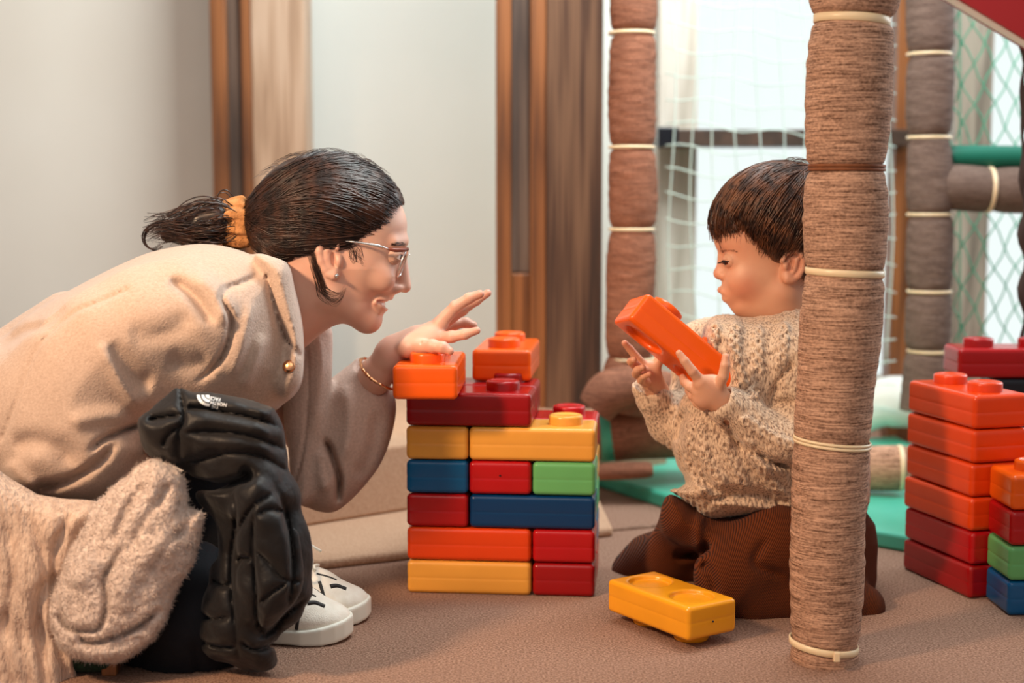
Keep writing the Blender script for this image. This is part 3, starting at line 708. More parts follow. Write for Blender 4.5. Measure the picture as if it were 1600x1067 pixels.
m, nt, b = newmat('brown_corduroy'); M['cord2'] = m; L = nt.links.new
tcw = N(nt, 'ShaderNodeTexCoord'); mw_ = N(nt, 'ShaderNodeMapping'); mw_.inputs['Rotation'].default_value = (0, math.radians(-28), 0); L(tcw.outputs['Object'], mw_.inputs[0]); at = N(nt, 'ShaderNodeTexWave', Scale=135, Distortion=.8); at.inputs['Detail Scale'].default_value = .2; L(mw_.outputs[0], at.inputs['Vector']); r = N(nt, 'ShaderNodeValToRGB'); L(at.outputs['Fac'], r.inputs[0]); e = r.color_ramp.elements
e[0].position = .05; e[0].color = srgb(52, 24, 12); e[1].position = .7; e[1].color = srgb(108, 52, 22)
L(r.outputs[0], b.inputs['Base Color']); b.inputs['Roughness'].default_value = .9; b.inputs['Sheen Weight'].default_value = .06; b.inputs['Specular IOR Level'].default_value = .1
bp = N(nt, 'ShaderNodeBump', Strength=.6, Distance=.002); L(at.outputs['Fac'], bp.inputs['Height']); L(bp.outputs[0], b.inputs['Normal'])
M['iris'] = mat('brown_iris', srgb(60, 34, 22), rough=.1, spec=.8); M['sclera'] = mat('eye_white', srgb(236, 228, 222), rough=.15, spec=.7)
M['pupil'] = mat('pupil', srgb(6, 5, 5), rough=.05)
def attr(o, name, vals):
    a = o.data.attributes.new(name, 'FLOAT', 'POINT'); a.data.foreach_set('value', np.asarray(vals, np.float32))
def verts(o):
    v = np.empty(len(o.data.vertices)*3, np.float32); o.data.vertices.foreach_get('co', v); return v.reshape(-1, 3)
def join_meshes(name, parts, m):
    V = []; Q = []; o = 0
    for v, q in parts: V.append(v); Q.append(q+o); o += len(v)
    return mesh_np(name, np.concatenate(V), np.concatenate(Q), m)
def eyeball(name, c, r, look, parent):
    V = []; Q = []; ns, nr = 24, 16; mi = []
    for j in range(nr+1):
        a = math.pi*j/nr
        for i in range(ns): t = 2*math.pi*i/ns; V.append((r*math.sin(a)*math.cos(t), r*math.sin(a)*math.sin(t), r*math.cos(a)*(1.0)))
    for j in range(nr):
        for i in range(ns): k = (i+1) % ns; Q.append((j*ns+i, (j+1)*ns+i, (j+1)*ns+k, j*ns+k)); mi.append(2 if j < 1 else 1 if j < 3 else 0)
    o = mesh_obj(name, V, Q, [M['sclera'], M['iris'], M['pupil']], parent); o.data.polygons.foreach_set('material_index', mi)
    o.location = c; o.rotation_euler = Vector(look).to_track_quat('Z', 'Y').to_euler(); return o

# ================================================================ THE WOMAN
H = 2.02                                          # depth of the middle of her head
hd = lambda x, y, o=0: (x, y, H+o*H/F)            # o: sideways offset in px, negative = towards the viewer
S = Shape()
S.add(ell(hd(508, 334), (110, 86, 75), 4))                       # cranium
S.add(ell(hd(567, 350), (69, 62, 62), -12), .015)                # forehead
S.add(ell(hd(566, 400), (62, 60, 56), -70), .018)                # mid face
S.add(cap(hd(560, 418), hd(560, 470), 47, 27, (1, .85, 1)), .018)
S.add(sph(hd(577, 500), 15.5), .016)                           # chin
for s in (-1, 1):
    S.add(cap(hd(572, 497, 4*s), hd(520, 462, 48*s), 15, 15), .02)   # jaw
    S.add(cap(hd(520, 462, 48*s), hd(512, 420, 56*s), 14, 14), .02)
    S.add(ell(hd(596, 432, 32*s), (25, 21, 19), -60), .010)      # cheek
    S.sub(ell(hd(633, 399, 28*s), (13, 10, 16), -20), .012)      # eye socket
    S.add(cap(hd(630, 377, 8*s), hd(616, 379, 36*s), 5, 4), .014)   # brow
S.add(cap(hd(619, 389), hd(631, 446), 11, 10, (1, 1.1, 1)), .006)   # nose
S.add(cap(hd(629, 404), hd(633.5, 448.5), 6.5, 7.8), .005)
for s in (-1, 1):
    S.add(ell(hd(622, 451, 10*s), (9, 6.2, 7), 10), .005)
    S.sub(ell(hd(625, 458, 5.5*s), (4, 3, 3)), .002)
S.add(ell(hd(594, 470), (19, 17, 25), -70), .008); S.add(ell(hd(603, 449), (17, 16, 22), 0), .010)                # mouth mound
lipU = [hd(608.5, 464, 0), hd(603, 466, 12), hd(589, 470, 25)]; lipL = [hd(593, 488, 0), hd(591, 485, 12), hd(586, 474, 25)]
for s in (-1, 1):
    for LL, r in ((lipU, 4.6), (lipL, 5.2)):
        p = [(x, y, H+(d-H)*s) for x, y, d in LL]; S.add(cap(p[0], p[1], r, r*.9), .003); S.add(cap(p[1], p[2], r*.9, r*.5), .003)
for s in (-1, 1):
    S.sub(cap(hd(609, 475.5, 0), hd(605, 475, 12*s), 7.2, 6.6), .0015); S.sub(cap(hd(605, 475, 12*s), hd(592, 471.5, 26*s), 6.6, 2.6), .0015)  # open smile
# ear on the near and far side
for s in (-1, 1):
    e0 = 64
    S.add(ell(hd(515, 402, (e0-4)*s), (31, 15, 9), 102), .004)
    S.sub(ell(hd(521, 406, (e0+6)*s), (15, 6.5, 15), 100), .002); S.sub(ell(hd(516, 386, (e0+7)*s), (13, 7, 7), 80), .003)
    for a_, b_, r_ in zip([(527, 388), (529, 378), (520, 372), (509, 372), (501, 381), (499, 393), (502, 408), (508, 421), (514, 429)], [(529, 378), (520, 372), (509, 372), (501, 381), (499, 393), (502, 408), (508, 421), (514, 429), (520, 432)], [2.6, 3.4, 4, 4.2, 4.2, 4, 3.8, 4, 5]):
        S.add(cap(hd(a_[0], a_[1], (e0+4)*s), hd(b_[0], b_[1], (e0+4)*s), r_), .002)
    for a_, b_ in (((519, 384), (511, 392)), ((511, 392), (510, 405)), ((510, 405), (515, 418)), ((515, 418), (524, 422))): S.add(cap(hd(*a_, (e0+3)*s), hd(*b_, (e0+3)*s), 1.9), .003)
    S.add(ell(hd(530, 408, (e0+1)*s), (8, 4.5, 6), 90), .004); S.add(sph(hd(522, 429, (e0+2)*s), 6.5), .005)
S.add(cap(hd(505, 400), hd(430, 492), 52, 58), .03)            # neck
S.add(cap(hd(530, 455), hd(450, 505), 36, 40), .03)
WHS = S
P0, P1 = bounds([hd(395, 236), hd(645, 560)], .0); P0[1] = H-.085; P1[1] = H+.085
vh, qh = surface(S, P0-.002, P1+.002, .00125)
# left hand (the far one), reaching over the blocks
A = Shape(); hy = 2.07
chain(A, [(560, 640, 2.13, 27), (588, 585, 2.09, 25), (612, 556, 2.075, 25)], .012)
A.add(cap((612, 552, 2.075), (650, 530, 2.072), 24, 20), .012)
for q in ((690, 505, 2.055), (688, 508, 2.075), (684, 514, 2.092), (680, 524, 2.10)):
    A.add(cap((618, 548, 2.075), q, 19, 11), .01)
A.add(cap((640, 545, 2.045), (684, 530, 2.045), 15, 10), .012)
A.add(ell((658, 532, 2.05), (34, 16, 16), 25), .012)
fing = [[(688, 504, 2.055, 11.5), (712, 479, 2.05, 9.3), (733, 466, 2.048, 8), (750, 459.5, 2.046, 6.6)],
        [(690, 506, 2.08, 11), (722, 484, 2.078, 9), (744, 469, 2.078, 7.8), (762, 458, 2.078, 6)],
        [(686, 516, 2.10, 10.5), (712, 506, 2.105, 8.5), (728, 504, 2.105, 7.5), (740, 508, 2.103, 6)],
        [(682, 528, 2.05, 11), (706, 526, 2.036, 9), (727, 522, 2.03, 7.6), (745, 516.5, 2.026, 6)],
        [(652, 542, 2.04, 13), (676, 541, 2.012, 10.5), (692, 543, 2.004, 9), (703, 549, 2.0, 6.5)]]
for fch in fing:
    Fg = Shape(); chain(Fg, fch, .0015); x, y, d, r = fch[2]
    for j in (1, 2): x, y, d, r = fch[j]; Fg.add(sph((x, y, d), r*1.04), .003)
    A.add(Fg, .0035)
for q0, q1_ in (((676, 532, 2.03), (664, 522, 2.03)), ((668, 548, 2.02), (655, 532, 2.02))): A.sub(cap(q0, q1_, 1.2), .004)
WHAND = A
P0, P1 = bounds([(530, 450, 2.07), (775, 660, 2.07)], .01); P0[1] = 1.97; P1[1] = 2.17
va, qa = surface(A, P0, P1, .0011)
# trunk, arms and legs under the clothes (coarser)
T = Shape(); T.add(cap((425, 500, 2.02), (330, 560, 2.0), 52, 95), .03); T.add(cap((330, 560, 2.0), (60, 740, 1.99), 85, 95), .05)
for s, sy in ((-1, 1.87), (1, 2.13)): T.add(cap((390, 520, 2.0), (350, 500, sy), 60, 50), .04)
chain(T, [(350, 490, 1.89, 40), (90, 670, 1.85, 34), (215, 695, 1.84, 18), (310, 690, 1.745, 13)], .01)
chain(T, [(370, 520, 2.13, 42), (515, 735, 2.15, 32), (575, 610, 2.1, 24)], .02)
chain(T, [(40, 830, 1.90, 70), (300, 945, 1.79, 50), (440, 968, 1.93, 26)], .03)
chain(T, [(60, 830, 2.05, 70), (330, 860, 2.05, 50), (470, 935, 2.02, 26)], .03)
vt, qt = surface(T, (-1.05, 1.6, -.02), (-.12, 2.3, .62), .009)
woman = join_meshes('person', [(vh, qh), (va, qa), (vt, qt)], M['skinW'])
tag(woman, 'woman with dark tied-back hair, glasses and beige coat crouching and reaching over the blocks', 'person', 'people')
v = verts(woman)
lipf = Shape()
for s in (-1, 1):
    for LL, r in ((lipU, 5.2), (lipL, 5.6)):
        p = [(x, y, H+(d-H)*s) for x, y, d in LL]; lipf.add(cap(p[0], p[1], r, r*.9), 0); lipf.add(cap(p[1], p[2], r*.9, r*.5), 0)
attr(woman, 'lip', np.clip(-lipf(v)/.0008+.4, 0, 1)*.75)
def blob(v, c, r): return np.exp(-((v-W(*c).astype(f32))**2).sum(1)/(r*r))
attr(woman, 'blush', .25*(blob(v, hd(596, 440, -40), .022)+blob(v, hd(636, 452), .010)+blob(v, hd(512, 400, -70), .02))+.5*sum(blob(v, f_[-1][:3], .012) for f_ in fing)+.5*blob(v, (690, 530, 2.04), .012))
# teeth
Tt = Shape().add(ell(hd(580, 474.5), (22.5, 8.5, 25), 0)); Tt.disp(lambda P: .0006*np.abs(np.sin((P[:, 1]-H)*math.pi/.0075))**.5*-1+.0006)
c = W(*hd(585, 475)); solid('teeth', Tt, c-.03, c+.03, .0008, M['teeth'], woman)
for s in (-1, 1):
    cc_ = W(*hd(614, 399.5, 28*s)); r_ = px(14.6, H); eyeball('eye', cc_, px(13.6, H), (1, -.05*s, -.25), woman)
    Ld = Shape().add(ell3(cc_, (r_,)*3)); Ld.sub(ell3(cc_+np.array([r_*.95, 0, -r_*.12]), (r_*.8, r_*.95, r_*.26)), .001); Ld.sub(ell3(cc_, (r_*.93,)*3), .0005)
    solid('eyelid', Ld, cc_-r_-.003, cc_+r_+.003, .0008, M['skinW'], woman)
# eyebrow + lashes
for s in (-1, 1):
    Lk = np.stack([np.stack([W(*hd(634-24*t+dx, 383-3*math.sin(math.pi*t)+dy*.7, s*(14+36*t))) for t in (u, u+.08, u+.16)]) for u in np.linspace(0, .84, 60) for dx, dy in [(random.uniform(-1, 2), random.uniform(-3, 3))]])
    sh = Lk.shape; Lk = project(WHS, Lk.reshape(-1, 3), .0004).reshape(sh); strands('eyebrow', Lk, .0003, M['hairW'], woman)
    pts = [W(*hd(629-6*(t-.3)**2*4, 398.5+2*t, s*(16+24*t))) for t in np.linspace(0, 1, 8)]; tube('eyelashes', pts, .0010, M['lash'], woman, ns=6)
# hair: mass, then combed locks
hairpoly = [(636, 322), (634, 309), (618, 286), (600, 270), (575, 252), (545, 241), (515, 235), (480, 236), (450, 246), (425, 262), (405, 285), (396, 315), (392, 335), (390, 352), (392, 372), (398, 390), (418, 408), (446, 416), (474, 410), (492, 398), (499, 384), (505, 372), (520, 367), (536, 376), (546, 388), (556, 398), (562, 392), (560, 380), (575, 374), (592, 357), (603, 332), (616, 316)]
HW = Shape().add(ell(hd(508, 330), (115, 92, 85), 4)); HW.add(ell(hd(572, 325), (60, 56, 68), -20), .012); HW.add(ell(hd(438, 350), (50, 52, 56), -10), .03); HW.add(ell(hd(455, 385), (50, 28, 54), 10), .02)
HWr = Shape().add(HW).cut(extr(hairpoly, H), .006)
HWr.disp(lambda P: .0012*np.sin(((P[:, 2]-W(*hd(385, 350))[2])/(P[:, 0]-W(*hd(350, 350))[0]+.02))*38+np.sin(P[:, 1]*90)*1.5))
P0, P1 = bounds([hd(370, 230), hd(645, 425)], .01); P0[1] = H-.1; P1[1] = H+.1
hair = solid('hair', HWr, P0, P1, .0022, M['hairW'], woman)
scr = W(*hd(394, 352))
def comb(n, seed):
    r = np.random.default_rng(seed); out = []
    c = W(*hd(500, 345))
    edge = [(636, 318), (622, 320), (612, 326), (603, 340), (592, 360), (574, 376), (556, 384), (540, 380), (520, 370), (500, 384), (490, 400), (470, 408), (440, 412), (410, 400)]
    E = np.array(edge, float)
    for i in range(n):
        t = r.uniform(0, 1)**.8*(len(E)-1); k = min(int(t), len(E)-2); p = E[k]+(E[k+1]-E[k])*(t-k)
        side = -1 if r.uniform() < .8 else 1
        if r.uniform() < .35:
            p = np.array([r.uniform(480, 632), 0.0]); p[1] = np.interp(p[0], [480, 560, 632], [236, 248, 306]); lat = side*r.uniform(0, 40)
        else: lat = side*(20+60*min(1, t/6))*r.uniform(.75, 1.1)
        a = W(*hd(p[0], p[1], lat)); e_ = scr+np.array([r.normal()*.008, side*abs(r.normal())*.012, r.normal()*.010])
        L_ = []
        sag = r.normal()*.012; fz = float(np.clip((376-p[1])/34+r.normal()*.35, -.7, 1))
        for u in np.linspace(0, 1, 14):
            q = a*(1-u)+e_*u; q[2] += math.sin(math.pi*u)*(.04+sag)*fz; q[1] += side*math.sin(math.pi*u)*.045
            L_.append(q)
        out.append(L_)
    return np.array(out)
K = comb(1500, 3); sh = K.shape; Kp = project(HW, K.reshape(-1, 3), .0006, 7).reshape(sh)
Kp += rng.normal(size=(sh[0], 1, 3))*.0009
strands('hair_locks', Kp, rng.uniform(.0006, .0013, sh[0]), M['hairW'], hair)
# flyaways, strand behind the ear, sideburn wisps
fl_ = []
for i in range(70):
    y0 = random.uniform(-7, 7); u_ = random.uniform(0, 1)
    pts = [(480+u_*12, 392+y0), (487+u_*9, 415), (494+u_*10, 438), (503+u_*12, 456+y0), (514+u_*14, 464+y0*1.2), (541*u_+(1-u_)*518, 450+(1-u_)*18)]
    fl_.append(smoothline([W(*hd(x, y, -66-random.uniform(-2, 5)+(8 if j > 2 else 0))) for j, (x, y) in enumerate(pts)], 14))
fl_ = np.array(fl_); strands('loose_strand', project(WHS, fl_.reshape(-1, 3), .0012, 3, .5).reshape(fl_.shape)+rng.normal(size=(70, 1, 3))*.0022, .00024, M['hairW'], hair)
fl_ = []
for i in range(26):
    a0_ = random.uniform(545, 566); b0_ = random.uniform(380, 392)
    fl_.append(smoothline([W(*hd(a0_-10, b0_-4, -66)), W(*hd(a0_, b0_+6, -66)), W(*hd(a0_+random.uniform(-2, 9), b0_+14+random.uniform(0, 8), -64)), W(*hd(a0_+random.uniform(0, 12), b0_+16+random.uniform(0, 10), -62))], 9))
strands('sideburn', project(WHS, np.array(fl_).reshape(-1, 3), .0005).reshape(len(fl_), 9, 3), .0002, M['hairW'], hair)
fl_ = []
for i in range(90):
    x = random.uniform(410, 600); y = np.interp(x, [410, 450, 515, 560, 600], [278, 246, 235, 246, 270])
    fl_.append(smoothline([W(*hd(x+20, y+8, random.uniform(-30, 30))), W(*hd(x, y-2-random.uniform(0, 5), random.uniform(-30, 30))), W(*hd(x-random.uniform(15, 40), y+random.uniform(0, 6)+6, random.uniform(-30, 30)))], 8))
strands('flyaway_hair', np.array(fl_), .00022, M['hairW'], hair)
# bun / ponytail with curls
pt = []
for i in range(420):
    r1 = random.gauss(0, 1); r2 = random.gauss(0, 1); ph = random.uniform(0, 6.28); am = random.uniform(3, 9); x_end = random.choice([random.uniform(285, 320), random.uniform(240, 290), random.uniform(225, 250)])
    pts = []
    for u in np.linspace(0, 1, 20):
        x = 372+(x_end-372)*u; y = 350+math.sin(u*2.4)*-4+u*12+r1*(10+10*math.sin(math.pi*min(1, u*1.3)))*.9
        x += am*math.sin(u*9+ph)*u; y += am*math.cos(u*9+ph)*u
        y = min(y, 376+8*u)
        pts.append(W(*hd(x, y, r2*14*(.7+.6*math.sin(math.pi*u))-6+am*math.sin(u*11+ph))))
    pt.append(pts)
strands('ponytail', np.array(pt), rng.uniform(.0005, .0011, len(pt)), M['hairW'], hair)
Bn = Shape(); chain(Bn, [hd(372, 350)+(22,), hd(345, 350, -4)+(25,), hd(318, 354, -4)+(24,), hd(290, 366, -2)+(13,), hd(262, 368)+(9,)], .01); Bn.disp(waves(.004, 110, 8))
c0_, c1_ = bounds([hd(250, 310), hd(400, 390)], .02); c0_[1] = H-.05; c1_[1] = H+.05; solid('bun', Bn, c0_, c1_, .0022, M['hairW'], hair)
# curl loop at the very end
cl = []
for i in range(26):
    o1 = random.uniform(-3, 3); cl.append(smoothline([W(*hd(x+o1, y+random.uniform(-1.5, 1.5)+o1*.5)) for x, y in ((290, 352), (262, 346), (240, 352), (226, 364), (226, 380), (238, 390), (252, 384))], 18))
strands('curl', np.array(cl), .0005, M['hairW'], hair)
# scrunchie
Sc = Shape()
for u in range(16):
    a = 2*math.pi*u/16; rr = 24+3*math.sin(u*2.3); cx = 369+4*math.sin(u*3.1)
    Sc.add(ell(hd(cx+math.sin(a)*4, 350+math.sin(a)*(rr+5), math.cos(a)*rr), (24, 10, 11), 15*math.sin(u*1.7)), .003)
Sc.disp(waves(.0022, 230, 2)); c0_, c1_ = bounds([hd(335, 300), hd(400, 400)], .01); c0_[1] = H-.05; c1_[1] = H+.05
solid('scrunchie', Sc, c0_, c1_, .0016, M['scr'], woman)['label'] = 'mustard scrunchie'
# glasses
gl = empty('glasses', W(*hd(620, 400))); gl.parent = woman; gl['label'] = 'thin glasses with silver temples and brown top rim'; g0 = np.array(gl.location)
for s in (-1, 1):
    tube('temple', [W(*p)-g0 for p in (hd(535, 376, 70*s), hd(563, 379, 69*s), hd(590, 384, 66*s), hd(606, 389, 62*s))], [.0012, .0014, .0022, .0018], M['silver'], gl)
    tube('hinge', [W(*p)-g0 for p in (hd(605, 388.5, 62*s), hd(617, 391, 58*s), hd(628, 391, 50*s), hd(637, 389, 40*s))], [.0018, .0028, .0028, .0025], M['brown_acetate'], gl)
    rim = []
    for i in range(28):
        a = 2*math.pi*i/28; ca, sa = math.cos(a), math.sin(a)
        lat = 31+20*np.sign(ca)*abs(ca)**.75; yy_ = 412+21*np.sign(sa)*abs(sa)**.8; rim.append(W(*hd(639-(yy_-391)*.33-(abs(lat-10))*.14, yy_, s*lat))-g0)
    tube('rim', rim, .0010, M['silver'], gl, ns=8, closed=True)
    c_ = np.mean(rim, 0); fc = [(i, (i+1) % 28, 28) for i in range(28)]; mesh_obj('lens', rim+[c_+[.001, 0, 0]], fc, M['lens'], gl)
tube('bridge', [W(*hd(640, 398, l))-g0 for l in (-12, -6, 0, 6, 12)], .0011, M['silver'], gl)
tube('earring', [W(*hd(526, 431, -77)), W(*hd(526, 431, -73))], .0028, M['silver'], woman)['label'] = 'small round stud earring'

# ---- coat
cp = [(446, 413), (456, 450), (468, 500), (472, 560), (468, 597), (448, 622), (425, 642), (380, 665), (300, 690), (150, 700), (-120, 800), (-300, 700), (-180, 600), (-60, 545), (0, 530), (40, 495), (92, 465), (127, 447), (165, 428), (205, 408), (245, 392), (290, 381), (335, 381), (370, 388), (400, 400), (425, 409)]
CT = Shape().add(slab(cp, 1.99, .185, .15, sx=.00005, x0=400))
sl = [(330, 425), (385, 455), (398, 500), (395, 550), (345, 604), (285, 606), (250, 640), (222, 655), (236, 700), (222, 735), (190, 768), (160, 789), (110, 792), (60, 784), (20, 768), (0, 742), (-18, 690), (0, 600), (40, 530), (110, 465), (200, 420), (280, 410)]
CT.add(slab(sl, 1.83, .085, .12, sx=.0001, x0=200), .04)
CT.add(cap((0, 545, 2.0), (95, 478, 2.03), 26, 18), .015)
col = [(400, 398), (446, 413), (458, 450), (472, 510), (474, 560), (468, 600), (446, 620), (432, 600), (446, 560), (446, 527), (430, 485), (417, 435)]
CT.add(slab(col, 1.955, .13, .05), .01)
CT.disp(groove([[(264, 437), (285, 448), (306, 466), (325, 492), (331, 508)]], 9, .010, 0, ymax=1.97))
CT.disp(groove([[(300, 430), (330, 450), (350, 480), (352, 510)]], 14, -.006, 0, ymax=1.97))
CT.disp(groove([[(408, 428), (373, 444), (352, 452), (343, 470)]], 4, .0045, 0, ymax=1.97))
CT.disp(groove([[(343, 462), (352, 478), (360, 495), (361, 517), (350, 552), (330, 578), (308, 596)]], 4.5, .011, 0, ymax=1.97))
CT.disp(groove([[(417, 431), (430, 485), (446, 527), (468, 555)]], 3.4, .0035, 0, ymax=2.0, tap=1))
CT.disp(groove([[(395, 470), (378, 540), (360, 590)], [(412, 520), (395, 575), (380, 610)]], 9, -.005, 0, ymax=1.97))
CT.disp(groove([[(198, 453), (150, 474), (112, 491), (57, 546), (25, 629), (3, 686)]], 3.4, .0028, 0, ymax=1.97, tap=1))
CT.disp(groove([[(153, 536), (172, 565), (191, 600), (206, 622), (220, 640)]], 11, -.010, 0, ymax=1.97))
CT.disp(groove([[(170, 538), (190, 562), (215, 590), (240, 600)]], 16, .010, 0, ymax=1.97))
CT.disp(groove([[(140, 705), (160, 688), (191, 673), (222, 662)]], 5, .012, 0, ymax=1.97))
CT.disp(groove([[(111, 665), (130, 655), (170, 650), (205, 652)]], 14, -.008, 0, ymax=1.97))
CT.disp(groove([[(50, 764), (100, 752), (148, 726), (180, 692)]], 7, .012, 0, ymax=1.97))
CT.disp(groove([[(14, 720), (30, 745), (60, 765)]], 12, -.008, 0, ymax=1.97))
CT.disp(groove([[(20, 700), (50, 690), (90, 700), (120, 730)]], 16, .010, 0, ymax=1.97))
CT.disp(groove([[(-5, 545), (40, 517), (75, 507), (104, 478)]], 8, .004, 0, ymax=2.05))
CT.disp(groove([[(300, 500), (250, 520), (200, 525)], [(260, 560), (300, 570), (330, 560)]], 16, .006, 0, ymax=1.97))
CT.disp(waves(.0022, 22, 11)); CT.disp(waves(.0008, 70, 12))
cneck = lambda P: cap(hd(490, 430), hd(400, 500), 50, 52)(P)
CT.sub(cap(hd(520, 430), hd(440, 496), 52, 50), .006)
coat = solid('coat', CT, (-1.02, 1.66, .1), (-.27, 2.24, .66), .0034, M['coat'], woman)
c_ = W(452.5, 573, 1.83)
# far panel and far sleeve
FP = Shape().add(slab([(470, 512), (515, 505), (519, 560), (515, 620), (507, 700), (498, 760), (478, 790), (455, 780), (446, 700), (436, 620), (460, 560)], 2.09, .022, .03))
FP.disp(groove([[(478, 520), (482, 600), (474, 700), (456, 770)]], 2.4, .004, 0)); FP.disp(groove([[(495, 520), (500, 580), (490, 680)]], 8, -.005, 0)); FP.disp(waves(.002, 30, 3))
FS = Shape().add(slab([(505, 602), (530, 580), (548, 566), (563, 557), (588, 577), (613, 602), (622, 640), (613, 690), (594, 735), (562, 774), (532, 799), (510, 804), (482, 796), (462, 780), (470, 700), (490, 640)], 2.12, .055, .085))
FS.disp(groove([[(505, 685), (515, 700), (524, 725), (530, 750), (528, 785)]], 4.5, .022, 0, ymax=2.12)); FS.disp(groove([[(540, 600), (545, 660), (538, 720)], [(498, 700), (500, 740), (510, 770)]], 10, -.006, 0)); FS.disp(groove([[(590, 640), (580, 700), (556, 750)]], 12, .005, 0))
FS.sub(cap((575, 570, 2.10), (606, 592, 2.085), 22, 24), .004); FS.disp(waves(.0018, 34, 5))
FS.sub(cap((612, 580, 2.08), (590, 600, 2.09), 22, 20), .004)
solid('coat_front', Shape().add(FP).add(FS, .01), W(430, 815, 2.0)-[0, .1, .02], W(630, 495, 2.0)+[.02, .22, .02], .003, M['coatin'], woman)['label'] = 'far front panel and sleeve of the coat, in shade'
lathe_s = lathe('snap_button', [(.0001, 0), (.0062, 0), (.0066, .001), (.006, .002), (.003, .0027), (.0001, .0029)], M['gold'], woman, 20)
def ray_surface(Fn, x, y, y0=1.4, y1=2.6, n=1200):
    ys_ = np.linspace(y0, y1, n); P = np.array([W(x, y, t) for t in ys_], f32); d = Fn(P); i = np.argmax(d < 0); return P[i] if (d < 0).any() else None
q = ray_surface(CT, 452, 573); q = W(452, 573, 1.9) if q is None else q
gq = np.array([CT(np.array([q+np.eye(3)[i]*.012], f32))[0]-CT(np.array([q-np.eye(3)[i]*.012], f32))[0] for i in range(3)]); gq /= np.linalg.norm(gq)
lathe_s.location = q+gq*.001; lathe_s.scale = (1.25,)*3; lathe_s.rotation_euler = Vector(gq).to_track_quat('Z', 'Y').to_euler(); lathe_s['label'] = 'shiny rose-gold snap button'
# bracelet
br = [W(*p) for p in ((563, 562, 2.085), (566, 576, 2.062), (578, 590, 2.05), (593, 600, 2.047), (607, 607, 2.052), (616, 606, 2.075), (610, 590, 2.10), (590, 570, 2.12), (572, 560, 2.11))]
A_ = smoothline(br+[br[0]], 60)[:-1]; tube('bracelet', A_, .0022+.0006*np.sin(np.arange(59)*1.9), M['gold'], woman, ns=8, closed=True)

# ---- cardigan (long ribbed body and hanging fluffy part)
E = Shape().add(slab([(-80, 740), (60, 770), (150, 780), (160, 800), (138, 850), (112, 900), (102, 950), (100, 1000), (104, 1180), (-120, 1180)], 1.715, .05, .07))
E.disp(lambda P: .0022*np.sin(P[:, 0]*330+3*np.sin(P[:, 2]*14))*(1/(1+np.exp(-(-P[:, 2]+.10)*60))))
E.disp(waves(.005, 36, 21)); E.disp(waves(.0022, 110, 22))
E.disp(groove([[(40, 800), (70, 880), (60, 960), (72, 1060)], [(10, 820), (20, 900), (5, 1000)], [(110, 800), (85, 860), (80, 930)]], 8, .007, 0))
solid('cardigan', E, W(-110, 1130, 1.715)-[.05, .1, .02], W(170, 730, 1.715)+[.02, .1, .05], .003, M['cardi'], woman)
Fp = [(235, 712), (262, 722), (290, 745), (300, 790), (321, 802), (320, 840), (305, 880), (285, 920), (265, 960), (240, 1000), (210, 1025), (175, 1037), (130, 1034), (95, 1012), (77, 975), (78, 930), (90, 900), (110, 860), (135, 800), (160, 770), (190, 740)]
Fl = Shape().add(slab(Fp, 1.68, .04, .06))
Fl.disp(groove([[(92, 945), (95, 965), (104, 978), (120, 984), (150, 984), (162, 965), (166, 935), (162, 905), (176, 880), (200, 840)]], 5, .012, 0, ymax=1.7))
Fl.disp(groove([[(120, 986), (130, 1000), (150, 1003), (192, 990), (225, 972), (250, 950)]], 5, .011, 0, ymax=1.7))
Fl.disp(groove([[(120, 920), (130, 890), (150, 870)], [(180, 960), (200, 900), (240, 860), (280, 840)]], 18, -.008, 0, ymax=1.7))
Fl.disp(groove([[(200, 870), (220, 820), (250, 780), (262, 750)], [(230, 900), (262, 850), (300, 815)], [(175, 850), (200, 790), (232, 750)]], 7, .006, 0, ymax=1.7))
Fl.disp(groove([[(90, 1000), (130, 1020), (180, 1020), (225, 1000), (255, 965)]], 9, -.004, 0, ymax=1.7))
Fl.disp(waves(.0018, 60, 31)); Fl.disp(waves(.0008, 160, 32)); Fl.disp(waves(.0008, 380, 33))
flo = solid('cardigan_sleeve', Fl, W(60, 1060, 1.68)-[.02, .06, .0], W(335, 695, 1.68)+[.02, .06, .03], .0026, M['fleece'], woman)
flo['label'] = 'fluffy cream knitted sleeve hanging down'
def fuzz(o, n, ln, m, rad=.00022, seed=1, droop=.3):
    r = np.random.default_rng(seed); v = verts(o); nr = np.empty(len(v)*3, np.float32); o.data.vertices.foreach_get('normal', nr); nr = nr.reshape(-1, 3)
    i = r.integers(0, len(v), n); p = v[i]; d = nr[i]+r.normal(size=(n, 3))*.6; d[:, 2] -= droop; d /= np.linalg.norm(d, axis=1)[:, None]; l = (ln*r.uniform(.4, 1.2, n))[:, None]
    c = r.normal(size=(n, 3))*.4; A = np.stack([p-d*l*.2, p+d*l*.5, p+(d+c)*l*.9], 1); return strands('fuzz', A, rad, m, o, ns=3)
fuzz(flo, 24000, .004, M['fleece'], .00022, 2)['kind'] = 'stuff'

# ---- trousers
TR = Shape()
chain(TR, [(30, 830, 1.86, 105), (290, 945, 1.77, 82), (330, 1010, 1.80, 70), (440, 972, 1.93, 34)], .04)
TR.add(cap((290, 945, 1.77), (250, 1100, 1.80), 80, 70), .04)
chain(TR, [(60, 830, 2.05, 95), (350, 830, 1.98, 92), (478, 925, 2.02, 36)], .04)
TR.disp(waves(.0035, 34, 41)); TR.disp(groove([[(235, 960), (215, 1067)], [(300, 1000), (310, 1067)], [(340, 850), (330, 920)]], 5, .005, 0))
solid('trousers', TR, (-.86, 1.62, .0), (-.18, 2.2, .46), .0045, M['trousers'], woman)
